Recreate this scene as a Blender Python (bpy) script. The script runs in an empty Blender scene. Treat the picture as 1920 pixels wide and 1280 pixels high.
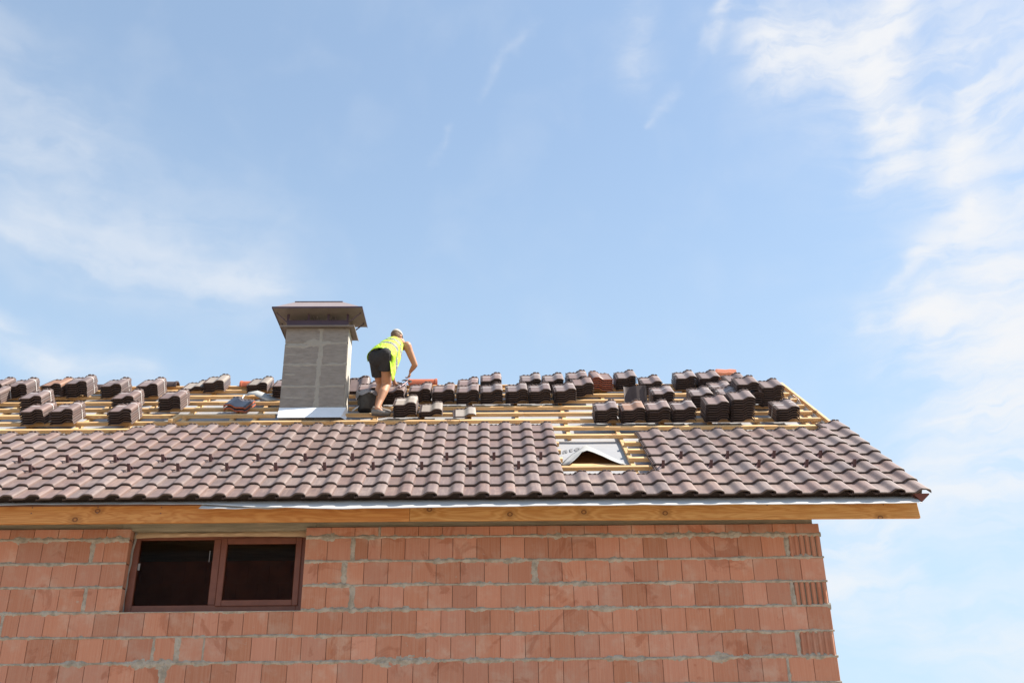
import bpy, bmesh, math, random
import numpy as np
from mathutils import Vector, Matrix
random.seed(7); rng = np.random.RandomState(7)
scene = bpy.context.scene
COL = scene.collection
R = math.radians

# ------------------------------------------------------------------ camera
ZO = 1.6                                   # eye height above the ground
cam_d = bpy.data.cameras.new('camera'); cam = bpy.data.objects.new('camera', cam_d); COL.objects.link(cam)
cF = Vector((0.021291872, 0.904722786, 0.425468374))
cR = Vector((0.999765623, -0.017599436, -0.012607919))
cU = Vector((0.003918668, -0.425637100, 0.904885464))
m = Matrix.Identity(4)
for i in range(3):
    m[i][0] = cR[i]; m[i][1] = cU[i]; m[i][2] = -cF[i]
m[0][3], m[1][3], m[2][3] = -3.4869, -10.585, ZO
cam.matrix_world = m
cam_d.sensor_width = 36.0; cam_d.lens = 36.0 * 1910.07 / 1920.0
cam_d.clip_start = 0.1; cam_d.clip_end = 2000.0
scene.camera = cam

# ------------------------------------------------------------------ sun and exposure
SUN_AZ, SUN_EL = 84.0, 51.0                # azimuth from +Y (behind the house) towards +X
sdir = Vector((math.sin(R(SUN_AZ)) * math.cos(R(SUN_EL)), math.cos(R(SUN_AZ)) * math.cos(R(SUN_EL)), math.sin(R(SUN_EL))))
sd = bpy.data.lights.new('sun', 'SUN'); sd.energy = 4.6; sd.angle = R(0.55); sd.color = (1.0, 0.93, 0.83)
sun = bpy.data.objects.new('sun', sd); COL.objects.link(sun)
sun.rotation_euler = sdir.to_track_quat('Z', 'Y').to_euler(); sun.location = (20, 6, 30)
scene.view_settings.view_transform = 'Standard'; scene.view_settings.look = 'None'
scene.view_settings.exposure = 1.22; scene.view_settings.gamma = 1.0
scene.view_settings.use_curve_mapping = False
scene.render.resolution_x = 1024; scene.render.resolution_y = 682

# ------------------------------------------------------------------ node helper
class NT:
    def __init__(s, tree): s.t = tree; s.n = tree.nodes; s.l = tree.links
    def node(s, typ, **kw):
        n = s.n.new(typ)
        for k, v in kw.items(): setattr(n, k, v)
        return n
    def link(s, a, b): s.l.new(a, b)
    def put(s, sock, v):
        if isinstance(v, bpy.types.NodeSocket): s.l.new(v, sock)
        elif v is not None: sock.default_value = v
    def math(s, op, a, b=None, c=None, clamp=False):
        n = s.n.new('ShaderNodeMath'); n.operation = op; n.use_clamp = clamp
        s.put(n.inputs[0], a)
        if b is not None: s.put(n.inputs[1], b)
        if c is not None: s.put(n.inputs[2], c)
        return n.outputs[0]
    def vmath(s, op, a, b=None, out=0):
        n = s.n.new('ShaderNodeVectorMath'); n.operation = op
        s.put(n.inputs[0], a)
        if b is not None: s.put(n.inputs['Scale' if op == 'SCALE' else 1], b)
        return n.outputs[out]
    def noise(s, vec, scale, detail=4, rough=.55, dist=0, col=False):
        n = s.n.new('ShaderNodeTexNoise'); s.put(n.inputs['Vector'], vec)
        n.inputs['Scale'].default_value = scale; n.inputs['Detail'].default_value = detail
        n.inputs['Roughness'].default_value = rough; n.inputs['Distortion'].default_value = dist
        return n.outputs['Color' if col else 'Fac']
    def ramp(s, f, stops, interp='LINEAR'):
        n = s.n.new('ShaderNodeValToRGB'); s.put(n.inputs[0], f); cr = n.color_ramp; cr.interpolation = interp
        while len(cr.elements) < len(stops): cr.elements.new(.5)
        for e, (p, c) in zip(cr.elements, stops):
            e.position = p; e.color = (c, c, c, 1) if isinstance(c, (int, float)) else (*c, 1)
        return n.outputs[0]
    def mix(s, f, a, b, mode='MIX'):
        n = s.n.new('ShaderNodeMix'); n.data_type = 'RGBA'; n.blend_type = mode
        s.put(n.inputs[0], f)
        for k, v in ((6, a), (7, b)):
            if isinstance(v, tuple) and len(v) == 3: v = (*v, 1)
            s.put(n.inputs[k], v)
        return n.outputs[2]
    def smooth(s, x, a, b):
        n = s.n.new('ShaderNodeMapRange'); n.interpolation_type = 'SMOOTHSTEP'
        s.put(n.inputs[0], x); n.inputs[1].default_value = a; n.inputs[2].default_value = b
        return n.outputs[0]

# ------------------------------------------------------------------ world: sky with cirrus
w = bpy.data.worlds.new('World'); scene.world = w; w.use_nodes = True
T = NT(w.node_tree); T.n.clear()
sky = T.node('ShaderNodeTexSky', sky_type='NISHITA'); sky.sun_disc = False
sky.sun_elevation = R(SUN_EL); sky.sun_rotation = R(SUN_AZ); sky.altitude = 200; sky.air_density = 1.0; sky.dust_density = 0.6; sky.ozone_density = 1.6
tc = T.node('ShaderNodeTexCoord'); sep = T.node('ShaderNodeSeparateXYZ'); T.link(tc.outputs['Generated'], sep.inputs[0])
az = T.math('MULTIPLY', T.math('ARCTAN2', sep.outputs[0], sep.outputs[1]), 180 / math.pi * .86)
el = T.math('MULTIPLY', T.math('ARCSINE', sep.outputs[2]), 180 / math.pi)
cmb = T.node('ShaderNodeCombineXYZ'); T.put(cmb.inputs[0], az); T.put(cmb.inputs[1], el)
ae0 = cmb.outputs[0]
n1 = T.noise(ae0, .11, 3, .5, 0, True); n2 = T.noise(ae0, .5, 3, .5, 0, True)
wv = T.vmath('ADD', T.vmath('SCALE', T.vmath('SUBTRACT', n1, (.5, .5, .5)), 4.2), T.vmath('SCALE', T.vmath('SUBTRACT', n2, (.5, .5, .5)), 1.5))
ae = T.vmath('ADD', ae0, wv)
STROKES = [(20.02,39.25,26.19,39.06,1.4,1.1),(28.8,41.0,25.23,37.92,.85,1.2),(25.3,38.18,25.4,33.15,1.02,1.0),(25.9,35.28,23.27,32.17,.87,.45),(23.99,41.19,32.8,33.47,4.06,.32),(31.18,36.12,28.5,31.87,1.16,.6),(28.76,32.92,29.02,29.23,1.02,.6),(29.09,29.49,26.23,27.31,.73,1.0),(26.23,27.31,24.23,26.27,.35,.6),(22.93,24.2,26.41,24.16,.64,1.0),(26.47,24.43,31.22,25.65,1.45,.5),(24.41,22.82,29.93,22.62,1.74,.4),(29.72,27.39,29.94,20.42,2.61,.5),(17.73,42.36,15.87,40.18,.41,.30),(17.2,42.3,11.2,36.6,.28,.14),(10.59,42.7,10.65,39.94,.9,.2),(3.4,43.0,-1.6,38.0,.24,.13),(-2.6,36.6,-4.2,33.6,.22,.14),(-31.48,32.46,-15.68,29.08,2.9,.20),(-29.08,28.45,-13.92,27.81,1.31,.32),(-29.5,24.3,-24.48,22.43,.64,.9),(-25.06,22.61,-20.48,22.15,.87,.45),(-31.32,37.05,-27.09,32.21,2.61,.14),(18.5,11.18,22.78,11.11,.73,.55),(19.33,9.5,27.11,7.64,1.45,.35),(29.25,19.73,19.92,13.26,1.74,.5),(21.31,13.41,27.01,15.47,1.16,.45),(27.86,19.43,28.75,15.22,2.32,.4),(35.5,38.37,30.5,5.72,6.0,.24)]
tot = None
for (a0, e0, a1, e1, wd, st) in STROKES:
    a0 *= .86; a1 *= .86; wd *= 1.15
    dx, dy = a1 - a0, e1 - e0; L2 = dx * dx + dy * dy
    ap = T.vmath('SUBTRACT', ae, (a0, e0, 0))
    t = T.math('MULTIPLY', T.vmath('DOT_PRODUCT', ap, (dx, dy, 0), out=1), 1 / L2, clamp=True)
    v = T.node('ShaderNodeVectorMath', operation='MULTIPLY_ADD'); v.inputs[0].default_value = (-dx, -dy, 0)
    c3 = T.node('ShaderNodeCombineXYZ'); T.put(c3.inputs[0], t); T.put(c3.inputs[1], t); T.put(v.inputs[1], c3.outputs[0]); T.put(v.inputs[2], ap)
    d2 = T.vmath('DOT_PRODUCT', v.outputs[0], v.outputs[0], out=1)
    g = T.math('MULTIPLY', T.math('EXPONENT', T.math('MULTIPLY', d2, -1 / (wd * wd))), st)
    tot = g if tot is None else T.math('ADD', tot, g)
# wisps everywhere else in the sky, away from the part described above
wide = T.noise(T.vmath('ADD', T.vmath('MULTIPLY', ae, (.05, .12, 1)), (3.1, 7.7, 0)), 1.0, 6, .6)
away = T.smooth(T.math('ABSOLUTE', az), 30, 48)
wid = T.math('MULTIPLY', T.smooth(wide, .5, .75), T.math('MULTIPLY', away, .6))
mp = T.node('ShaderNodeMapping'); T.put(mp.inputs[0], ae); mp.inputs['Rotation'].default_value = (0, 0, R(-58)); mp.inputs['Scale'].default_value = (.17, 1.0, 1)
fibR = T.noise(mp.outputs[0], .80, 7, .56, .35)
mp2 = T.node('ShaderNodeMapping'); T.put(mp2.inputs[0], ae); mp2.inputs['Rotation'].default_value = (0, 0, R(24)); mp2.inputs['Scale'].default_value = (.15, .8, 1)
fibL = T.noise(mp2.outputs[0], .55, 5, .5, .2)
sd_ = T.smooth(az, -6, 8)
fib = T.math('ADD', T.math('MULTIPLY', fibR, sd_), T.math('MULTIPLY', fibL, T.math('SUBTRACT', 1.0, sd_)))
fib2 = T.noise(ae0, .22, 5, .5, .3)
tex = T.math('ADD', T.math('MULTIPLY', T.smooth(fib, .32, .74), 1.05), T.math('MULTIPLY', T.smooth(fib2, .35, .72), .35))
dens = T.math('MULTIPLY', T.math('ADD', tot, wid), T.math('ADD', tex, .16))
dens = T.math('ADD', dens, T.math('MULTIPLY', T.smooth(fib2, .45, .8), .06))
dens = T.math('SUBTRACT', 1.0, T.math('EXPONENT', T.math('MULTIPLY', dens, -1.5)), clamp=True)
hz = T.math('MULTIPLY', T.math('SUBTRACT', 1.0, T.smooth(el, 2, 42)), .58)       # pale low air
skyc = T.mix(T.math('ADD', hz, .33), sky.outputs[0], (2.75, 3.65, 4.45))
fin = T.mix(dens, skyc, (4.25, 4.3, 4.4))
hor = T.smooth(el, -2, 0)
fin = T.mix(hor, (1.2, 1.15, 1.0), fin)
bg = T.node('ShaderNodeBackground'); T.link(fin, bg.inputs[0]); bg.inputs[1].default_value = 0.093
wo = T.node('ShaderNodeOutputWorld'); T.link(bg.outputs[0], wo.inputs[0])

# ------------------------------------------------------------------ materials
def mat(name):
    mm = bpy.data.materials.new(name); mm.use_nodes = True
    t = NT(mm.node_tree); t.n.clear()
    b = t.node('ShaderNodeBsdfPrincipled'); o = t.node('ShaderNodeOutputMaterial'); t.link(b.outputs[0], o.inputs[0])
    return mm, t, b
def objvec(t, seedmul=37.0):
    tcn = t.node('ShaderNodeTexCoord'); oi = t.node('ShaderNodeObjectInfo')
    c = t.node('ShaderNodeCombineXYZ')
    for k, f in enumerate((1.0, 1.7, 2.3)): t.put(c.inputs[k], t.math('MULTIPLY', oi.outputs['Random'], seedmul * f))
    return t.vmath('ADD', tcn.outputs['Object'], c.outputs[0]), tcn.outputs['Object'], oi.outputs['Random']
def bump(t, b, h, strength, dist=.01):
    n = t.node('ShaderNodeBump'); n.inputs['Strength'].default_value = strength; n.inputs['Distance'].default_value = dist
    t.put(n.inputs['Height'], h); t.link(n.outputs[0], b.inputs['Normal'])
def rnd2(t, r, k):   # another random number from the object's own
    return t.math('FRACT', t.math('MULTIPLY', r, k))

# brick
M_brick, t, b = mat('fired clay block')
v, ov, r = objvec(t)
base = t.ramp(r, [(0, (.385, .155, .09)), (.3, (.43, .18, .11)), (.6, (.42, .185, .125)), (.86, (.37, .148, .082)), (1, (.45, .205, .14))])
gm = t.node('ShaderNodeSeparateXYZ'); t.put(gm.inputs[0], ov)
ridg = t.math('SINE', t.math('MULTIPLY', gm.outputs[0], 2 * math.pi / .0125))
st = t.noise(t.vmath('MULTIPLY', v, (90, 3, 2.0)), 1, 3)
geo = t.node('ShaderNodeNewGeometry'); wp = geo.outputs['Position']
dust = t.smooth(t.noise(t.vmath('ADD', wp, (0, 0, 0)), 3.3, 6, .65), .48, .72)
c = t.mix(t.math('MULTIPLY', t.smooth(st, .3, .75), .34), base, (.50, .29, .21))
c = t.mix(t.math('MULTIPLY', dust, .62), c, (.47, .32, .25))
spot = t.smooth(t.noise(wp, 2.2, 4, .6, 1.5), .57, .66)
c = t.mix(t.math('MULTIPLY', spot, .5), c, (.29, .095, .05))
mort = t.smooth(t.noise(t.vmath('MULTIPLY', wp, (1, 1, 1)), 11, 6, .7), .63, .72)
c = t.mix(t.math('MULTIPLY', mort, .6), c, (.37, .32, .27))
val = t.math('ADD', t.math('MULTIPLY', rnd2(t, r, 17.31), .28), .92)
hs = t.node('ShaderNodeHueSaturation'); t.put(hs.inputs['Value'], val); t.put(hs.inputs['Color'], c); hs.inputs['Saturation'].default_value = .98
t.link(hs.outputs[0], b.inputs['Base Color']); b.inputs['Roughness'].default_value = .88; b.inputs['Specular IOR Level'].default_value = .25
bump(t, b, t.math('ADD', t.math('MULTIPLY', ridg, .35), t.math('MULTIPLY', t.noise(v, 60, 4), .8)), .5, .0022)

def simple(name, col, rough=.7, nscale=20, namt=.3, metal=0, spec=.4, bstr=.25, bdist=.003, stretch=(1, 1, 1), col2=None, bscale=None):
    mm, t, b = mat(name); v, ov, r = objvec(t)
    vv = t.vmath('MULTIPLY', v, stretch)
    n = t.noise(vv, nscale, 6, .62)
    c2 = col2 or tuple(x * .55 for x in col)
    c = t.mix(t.math('MULTIPLY', t.smooth(n, .35, .7), namt), col, c2)
    t.link(c, b.inputs['Base Color'])
    t.put(b.inputs['Roughness'], t.math('ADD', t.math('MULTIPLY', n, .2), rough - .1))
    b.inputs['Metallic'].default_value = metal; b.inputs['Specular IOR Level'].default_value = spec
    bump(t, b, t.noise(vv, bscale or nscale * 2.5, 5, .65), bstr, bdist)
    return mm
M_mortar = simple('cement mortar', (.42, .37, .315), .95, 14, .75, bstr=1.0, bdist=.008, col2=(.22, .19, .15), bscale=60)
M_cavity = simple('dark joint', (.16, .12, .09), .95)
M_conc = simple('board marked concrete', (.33, .29, .22), .93, 9, .7, bstr=.6, bdist=.004, stretch=(.35, 1, 5), col2=(.20, .17, .125))

# roof tiles
def tile_mat(name, col, dustcol, dustamt, rough, pale=False):
    mm, t, b = mat(name); v, ov, r = objvec(t)
    geo = t.node('ShaderNodeNewGeometry'); wp = geo.outputs['Position']
    n = t.noise(v, 7, 6, .62); n2 = t.noise(t.vmath('MULTIPLY', v, (40, 5, 10)), 1, 4, .6)
    c = t.mix(t.smooth(n, .3, .75), col, tuple(x * .80 for x in col))
    d = t.math('ADD', t.smooth(n2, .45, .8), t.smooth(t.noise(wp, 1.3, 5, .6), .45, .7))
    # dust gathers on the lower rows and on faces that look up
    spn = t.node('ShaderNodeSeparateXYZ'); t.put(spn.inputs[0], geo.outputs['Normal'])
    up = t.smooth(spn.outputs[2], .3, .75)
    sw = t.node('ShaderNodeSeparateXYZ'); t.put(sw.inputs[0], wp)
    low = t.math('SUBTRACT', 1.35, t.smooth(sw.outputs[2], 4.4, 6.0))
    f = t.math('MULTIPLY', t.math('MULTIPLY', t.math('MULTIPLY', d, dustamt), up), low, clamp=True)
    c = t.mix(f, c, dustcol)
    # orange clay marks left by handling, on some tiles only
    k = t.smooth(rnd2(t, r, 23.7), .72, .95)
    mk = t.math('MULTIPLY', t.math('MULTIPLY', t.smooth(t.noise(t.vmath('MULTIPLY', v, (9, 30, 5)), 1, 5, .7), .55, .72), k), .55)
    c = t.mix(t.math('MULTIPLY', mk, up), c, (.50, .27, .16))
    hs = t.node('ShaderNodeHueSaturation'); t.put(hs.inputs['Value'], t.math('ADD', t.math('MULTIPLY', r, .26), .87)); t.put(hs.inputs['Color'], c)
    t.put(hs.inputs['Saturation'], t.math('ADD', t.math('MULTIPLY', rnd2(t, r, 9.1), .35), .82))
    t.link(hs.outputs[0], b.inputs['Base Color'])
    t.put(b.inputs['Roughness'], t.math('ADD', t.math('MULTIPLY', n, .22), rough)); b.inputs['Specular IOR Level'].default_value = .45
    bump(t, b, t.noise(v, 150, 4, .6), .22, .0015)
    return mm
M_tile = tile_mat('brown engobed clay', (.184, .127, .112), (.39, .285, .23), .28, .36)
M_tile_pale = tile_mat('pale dusty engobed clay', (.30, .25, .21), (.42, .37, .31), .4, .48)
M_tile_rust = tile_mat('rusty engobed clay', (.27, .15, .10), (.42, .25, .16), .4, .45)
M_tile_dark = tile_mat('dark underside clay', (.075, .05, .045), (.12, .09, .08), .15, .55)
M_terra = simple('raw terracotta', (.47, .125, .06), .8, 18, .5, col2=(.33, .08, .04), bstr=.4)
M_terra_l = simple('light terracotta', (.66, .30, .20), .85, 18, .4, col2=(.48, .16, .09))
M_inner_shade = simple('clean brown clay with painted gap shade', (.055, .036, .032), .5, 30, .3)  # undusted clay, darkened further to paint the shade in gaps
M_edge_shade = simple('brown clay edge with painted shade', (.085, .055, .047), .6, 30, .4, bstr=.3)  # brown edge with the shade of fronts and undersides put into its colour
M_glaze = simple('grey brown glaze', (.115, .10, .11), .32, 12, .4)

# timber
def wood(name, c1, c2, knots, scale=1.0, rough=.65, knotdark=(.10, .035, .02)):
    mm, t, b = mat(name); v, ov, r = objvec(t)
    g = t.noise(t.vmath('MULTIPLY', v, (1.1 * scale, 26 * scale, 26 * scale)), 1, 5, .6, 1.2)
    g2 = t.noise(t.vmath('MULTIPLY', v, (.45, 7, 7)), 1, 4, .6, .8)
    vo = t.node('ShaderNodeTexVoronoi'); vo.voronoi_dimensions = '2D'; vo.feature = 'F1'
    s3 = t.node('ShaderNodeSeparateXYZ'); t.put(s3.inputs[0], v); c4 = t.node('ShaderNodeCombineXYZ')
    t.put(c4.inputs[0], t.math('MULTIPLY', s3.outputs[0], knots)); t.put(c4.inputs[1], t.math('MULTIPLY', t.math('ADD', s3.outputs[2], t.math('MULTIPLY', s3.outputs[1], .7)), knots * 1.25))
    t.put(vo.inputs['Vector'], c4.outputs[0]); vo.inputs['Scale'].default_value = 1; vo.inputs['Randomness'].default_value = 1
    kd = vo.outputs['Distance']
    bend = t.math('MULTIPLY', t.math('EXPONENT', t.math('MULTIPLY', kd, -6)), 2.2)
    grain = t.math('SINE', t.math('ADD', t.math('MULTIPLY', g2, 60), t.math('MULTIPLY', bend, 9)))
    f = t.math('ADD', t.math('MULTIPLY', g, .75), t.math('MULTIPLY', t.math('ADD', grain, 1), .16))
    c = t.mix(t.smooth(f, .25, .85), c1, c2)
    kr = .045 * knots / 1.6
    c = t.mix(t.math('MULTIPLY', t.math('SUBTRACT', 1, t.smooth(kd, kr * 1.1, kr * 3.4)), .5), c, tuple(x * .6 for x in c2))
    ring = t.math('MULTIPLY', t.smooth(kd, kr * .35, kr * .75), t.math('SUBTRACT', 1, t.smooth(kd, kr * .8, kr * 1.25)))
    c = t.mix(t.math('MULTIPLY', ring, .85), c, knotdark)
    hs = t.node('ShaderNodeHueSaturation'); t.put(hs.inputs['Value'], t.math('ADD', t.math('MULTIPLY', r, .3), .84)); t.put(hs.inputs['Color'], c)
    t.link(hs.outputs[0], b.inputs['Base Color']); b.inputs['Roughness'].default_value = rough; b.inputs['Specular IOR Level'].default_value = .3
    bump(t, b, g, .25, .002)
    return mm
M_batten = wood('planed spruce', (.68, .45, .235), (.50, .29, .12), 1.3)
M_fascia = wood('larch fascia', (.60, .335, .125), (.45, .205, .06), 1.75, .7)
M_fascia2 = wood('reddish larch fascia', (.56, .27, .09), (.42, .165, .045), 1.75, .7)
M_brownwood = wood('shaded brown board', (.62, .32, .14), (.5, .22, .09), 1.0)
M_mahog = simple('mahogany stained frame', (.165, .055, .032), .42, 10, .5, col2=(.105, .032, .02), stretch=(1, 1, 1), bstr=.1)

def memb(name, col, rough=.6):
    mm, t, b = mat(name); v, ov, r = objvec(t, 3)
    n = t.noise(t.vmath('MULTIPLY', v, (2.0, 14, 14)), 1, 5, .6)
    t.link(t.mix(t.math('MULTIPLY', t.smooth(n, .35, .7), .22), col, tuple(x * .8 for x in col)), b.inputs['Base Color']); b.inputs['Roughness'].default_value = rough
    bump(t, b, t.noise(t.vmath('MULTIPLY', v, (3, 9, 9)), 1, 4, .6), .5, .02)
    return mm
M_memb = memb('grey roofing membrane', (.31, .31, .32))
M_apron = memb('eaves membrane', (.53, .52, .51))
M_print = simple('grey print', (.17, .165, .165), .7, namt=.1)
M_white = simple('white sheet', (.78, .80, .84), .5, 5, .15, bstr=.1)
M_strap = simple('white plastic strap', (.78, .76, .74), .4, namt=.1)
M_foam = simple('beige sealing tape', (.50, .36, .24), .7, 8, .4, col2=(.34, .24, .16), stretch=(.4, 1, 6))
M_cap = simple('brown coated sheet metal', (.36, .285, .265), .34, 3, .2, metal=.2, spec=.5, bstr=.05)
M_cap2 = simple('plum coated sheet metal', (.085, .058, .085), .42, 3, .3, metal=.2, bstr=.05)
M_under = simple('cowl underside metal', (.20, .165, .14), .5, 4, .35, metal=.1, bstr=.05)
M_hook = simple('snow guard coated steel', (.12, .07, .078), .35, 30, .3, metal=.3, bstr=.1)
M_steel = simple('worn steel', (.25, .24, .23), .4, 20, .4, metal=.7)
M_bucket = simple('black rubber', (.022, .022, .024), .55, 9, .35, col2=(.12, .12, .12), bstr=.2)
M_plastic = simple('dusty grey plastic', (.27, .26, .27), .4, 9, .5, col2=(.12, .12, .135), bstr=.5, bdist=.01)
M_block = simple('lightweight concrete block', (.29, .262, .24), .95, 11, .5, bstr=1.0, bdist=.010, stretch=(.7, 1, 2.8), col2=(.17, .15, .14), bscale=62)
M_blmort = simple('grey thin bed mortar', (.325, .305, .275), .95, 10, .6, bstr=.6, bdist=.004, col2=(.27, .25, .22))
M_skin = simple('tanned skin', (.46, .235, .14), .55, 8, .3, col2=(.38, .17, .10), bstr=.08, spec=.35)
M_short = simple('black cotton', (.028, .026, .027), .85, 30, .3, bstr=.5, bdist=.006, bscale=14)
M_capc = simple('pale grey cap cloth', (.42, .38, .33), .85, 40, .25, bstr=.3)
M_hair = simple('short brown hair', (.16, .10, .06), .7, 120, .6, stretch=(1, 1, .3), bstr=.6)
M_shoe = simple('grey canvas shoe', (.20, .18, .165), .8, 30, .5, bstr=.4)
M_sole = simple('shoe sole', (.10, .085, .08), .7)
M_hoody = simple('yellow fabric', (.85, .72, .03), .6, namt=.2)
M_earth = simple('sandy building ground', (.36, .30, .22), .95, 1.2, .6, bstr=.8, bdist=.03, col2=(.26, .21, .15), bscale=6)
M_inbrick = simple('unlit inner brickwork', (.38, .14, .085), .9, 4, .5)

# hi-vis vest with two reflective bands along its own coordinate
M_vest, t, b = mat('hi-vis yellow fabric')
uv = t.node('ShaderNodeUVMap'); su = t.node('ShaderNodeSeparateXYZ'); t.link(uv.outputs[0], su.inputs[0])
vv = su.outputs[1]
def band(a, bb): return t.math('MULTIPLY', t.smooth(vv, a - .008, a + .008), t.math('SUBTRACT', 1, t.smooth(vv, bb - .008, bb + .008)))
msk = t.math('ADD', band(.31, .42), band(.575, .685))
t.link(t.mix(msk, (.45, .72, .03), (.19, .175, .175)), b.inputs['Base Color'])
tc2 = t.node('ShaderNodeTexCoord')
t.put(b.inputs['Roughness'], .6)
bump(t, b, t.noise(t.vmath('MULTIPLY', tc2.outputs['Object'], (1, 1, .5)), 13, 4, .6, 1.2), 1.0, .045)

# window glass
M_glass = bpy.data.materials.new('window glass'); M_glass.use_nodes = True
t = NT(M_glass.node_tree); t.n.clear()
tr = t.node('ShaderNodeBsdfTransparent'); tr.inputs[0].default_value = (.74, .70, .68, 1)
gl = t.node('ShaderNodeBsdfGlossy'); gl.inputs['Roughness'].default_value = .02
fr = t.node('ShaderNodeFresnel'); fr.inputs[0].default_value = 1.12
mx = t.node('ShaderNodeMixShader'); o = t.node('ShaderNodeOutputMaterial')
t.link(fr.outputs[0], mx.inputs[0]); t.link(tr.outputs[0], mx.inputs[1]); t.link(gl.outputs[0], mx.inputs[2]); t.link(mx.outputs[0], o.inputs[0])

# ------------------------------------------------------------------ mesh helpers
def mk_mesh(name, V, F, mats, midx=None, smooth=None, uvs=None):
    me = bpy.data.meshes.new(name); me.from_pydata([tuple(map(float, p)) for p in V], [], F)
    for mm in (mats if isinstance(mats, (list, tuple)) else [mats]): me.materials.append(mm)
    if midx is not None: me.polygons.foreach_set('material_index', midx)
    if smooth is not None:
        me.polygons.foreach_set('use_smooth', [True] * len(me.polygons))
        if smooth < 180: me.set_sharp_from_angle(angle=R(smooth))
    me.update(); return me
def obj(name, me, parent=None, mw=None, label=None, kind=None):
    o = bpy.data.objects.new(name, me); COL.objects.link(o)
    if parent is not None:
        o.parent = parent
    if mw is not None: o.matrix_local = mw if parent is None else mw
    if label: o['label'] = label
    if kind: o['kind'] = kind
    return o
def thing(name, label, cat, mw=None, group=None):
    o = bpy.data.objects.new(name, None); COL.objects.link(o); o.empty_display_size = .1
    if mw is not None: o.matrix_local = mw
    o['label'] = label; o['category'] = cat
    if group: o['group'] = group
    return o
class MB:
    def __init__(s): s.v = []; s.f = []; s.m = []
    def box(s, a, b2, mi=0, M=None):
        x0, y0, z0 = a; x1, y1, z1 = b2; k = len(s.v)
        P = [(x0, y0, z0), (x1, y0, z0), (x1, y1, z0), (x0, y1, z0), (x0, y0, z1), (x1, y0, z1), (x1, y1, z1), (x0, y1, z1)]
        if M is not None: P = [tuple(M @ Vector(p)) for p in P]
        s.v += P
        for q in ((0, 3, 2, 1), (4, 5, 6, 7), (0, 1, 5, 4), (1, 2, 6, 5), (2, 3, 7, 6), (3, 0, 4, 7)):
            s.f.append(tuple(k + i for i in q)); s.m.append(mi)
        return s
    def poly(s, pts, mi=0):
        k = len(s.v); s.v += [tuple(p) for p in pts]; s.f.append(tuple(range(k, k + len(pts)))); s.m.append(mi); return s
    def tube(s, pts, rad, n=8, mi=0, caps=True):
        pts = [Vector(p) for p in pts]; rad = rad if isinstance(rad, (list, tuple)) else [rad] * len(pts); k = len(s.v)
        for i, p in enumerate(pts):
            d = (pts[min(i + 1, len(pts) - 1)] - pts[max(i - 1, 0)]).normalized()
            a = d.orthogonal().normalized() if i == 0 else (a - d * a.dot(d)).normalized()
            c = d.cross(a)
            for j in range(n):
                q = 2 * math.pi * j / n; s.v.append(tuple(p + (a * math.cos(q) + c * math.sin(q)) * rad[i]))
        for i in range(len(pts) - 1):
            for j in range(n):
                s.f.append((k + i * n + j, k + i * n + (j + 1) % n, k + (i + 1) * n + (j + 1) % n, k + (i + 1) * n + j)); s.m.append(mi)
        if caps:
            s.f.append(tuple(k + j for j in range(n))[::-1]); s.m.append(mi)
            s.f.append(tuple(k + (len(pts) - 1) * n + j for j in range(n))); s.m.append(mi)
        return s
    def mesh(s, name, mats, smooth=None, bevel=0):
        me = mk_mesh(name, s.v, s.f, mats, s.m, smooth)
        if bevel:
            bm = bmesh.new(); bm.from_mesh(me)
            bmesh.ops.bevel(bm, geom=list(bm.edges), offset=bevel, segments=1, affect='EDGES', clamp_overlap=True)
            bm.to_mesh(me); bm.free()
        return me
# value noise for geometry
def vnoise(x, y, seed=0):
    xi = np.floor(x).astype(int); yi = np.floor(y).astype(int); fx = x - xi; fy = y - yi
    fx = fx * fx * (3 - 2 * fx); fy = fy * fy * (3 - 2 * fy)
    def h(a, b):
        n = (a * 374761393 + b * 668265263 + seed * 1442695041) & 0xffffffff
        n = ((n ^ (n >> 13)) * 1274126177) & 0xffffffff
        return ((n ^ (n >> 16)) & 0xffff) / 65535.0
    return (h(xi, yi) * (1 - fx) + h(xi + 1, yi) * fx) * (1 - fy) + (h(xi, yi + 1) * (1 - fx) + h(xi + 1, yi + 1) * fx) * fy
def fbm(x, y, seed=0, o=4):
    s = 0; a = .5; t = 0
    for i in range(o):
        s = s + a * vnoise(x * 2 ** i, y * 2 ** i, seed + i * 31); t += a; a *= .55
    return s / t

# ------------------------------------------------------------------ frame of the roof
RP = 0.6229; GA = 0.3419; CW = 0.2651
S = Vector((0, math.cos(RP), math.sin(RP))); N = Vector((0, -math.sin(RP), math.cos(RP)))
O = Vector((1.0007, -0.6061, 2.9818 + ZO))
def rpt(X, n, h=0): return O + Vector((X, 0, 0)) + S * (n * GA) + N * h
def rmat(X, n, h=0, yaw=0, tilt=0, roll=0):
    m = Matrix(((1, 0, 0), (0, S.y, N.y), (0, S.z, N.z))).to_4x4()
    m = Matrix.Translation(rpt(X, n, h)) @ m
    if yaw: m = m @ Matrix.Rotation(R(yaw), 4, 'Z')
    if tilt: m = m @ Matrix.Rotation(R(tilt), 4, 'X')
    if roll: m = m @ Matrix.Rotation(R(roll), 4, 'Y')
    return m
Z0 = 2.7117 + ZO; WL = -12.5

# ------------------------------------------------------------------ ground
gx = np.linspace(-1, 1, 61); gx = np.sign(gx) * np.abs(gx) ** 3 * 900
V = []; 
for yy in gx:
    for xx in gx:
        V.append((xx, yy, .06 * (float(vnoise(np.array(xx * .35 + 50.), np.array(yy * .35 + 50.), 3)) - .5) * (1 if abs(xx) < 60 else 0)))
F = [(j * 61 + i, j * 61 + i + 1, (j + 1) * 61 + i + 1, (j + 1) * 61 + i) for j in range(60) for i in range(60)]
obj('ground', mk_mesh('ground', V, F, M_earth, smooth=180), kind='structure')

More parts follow.
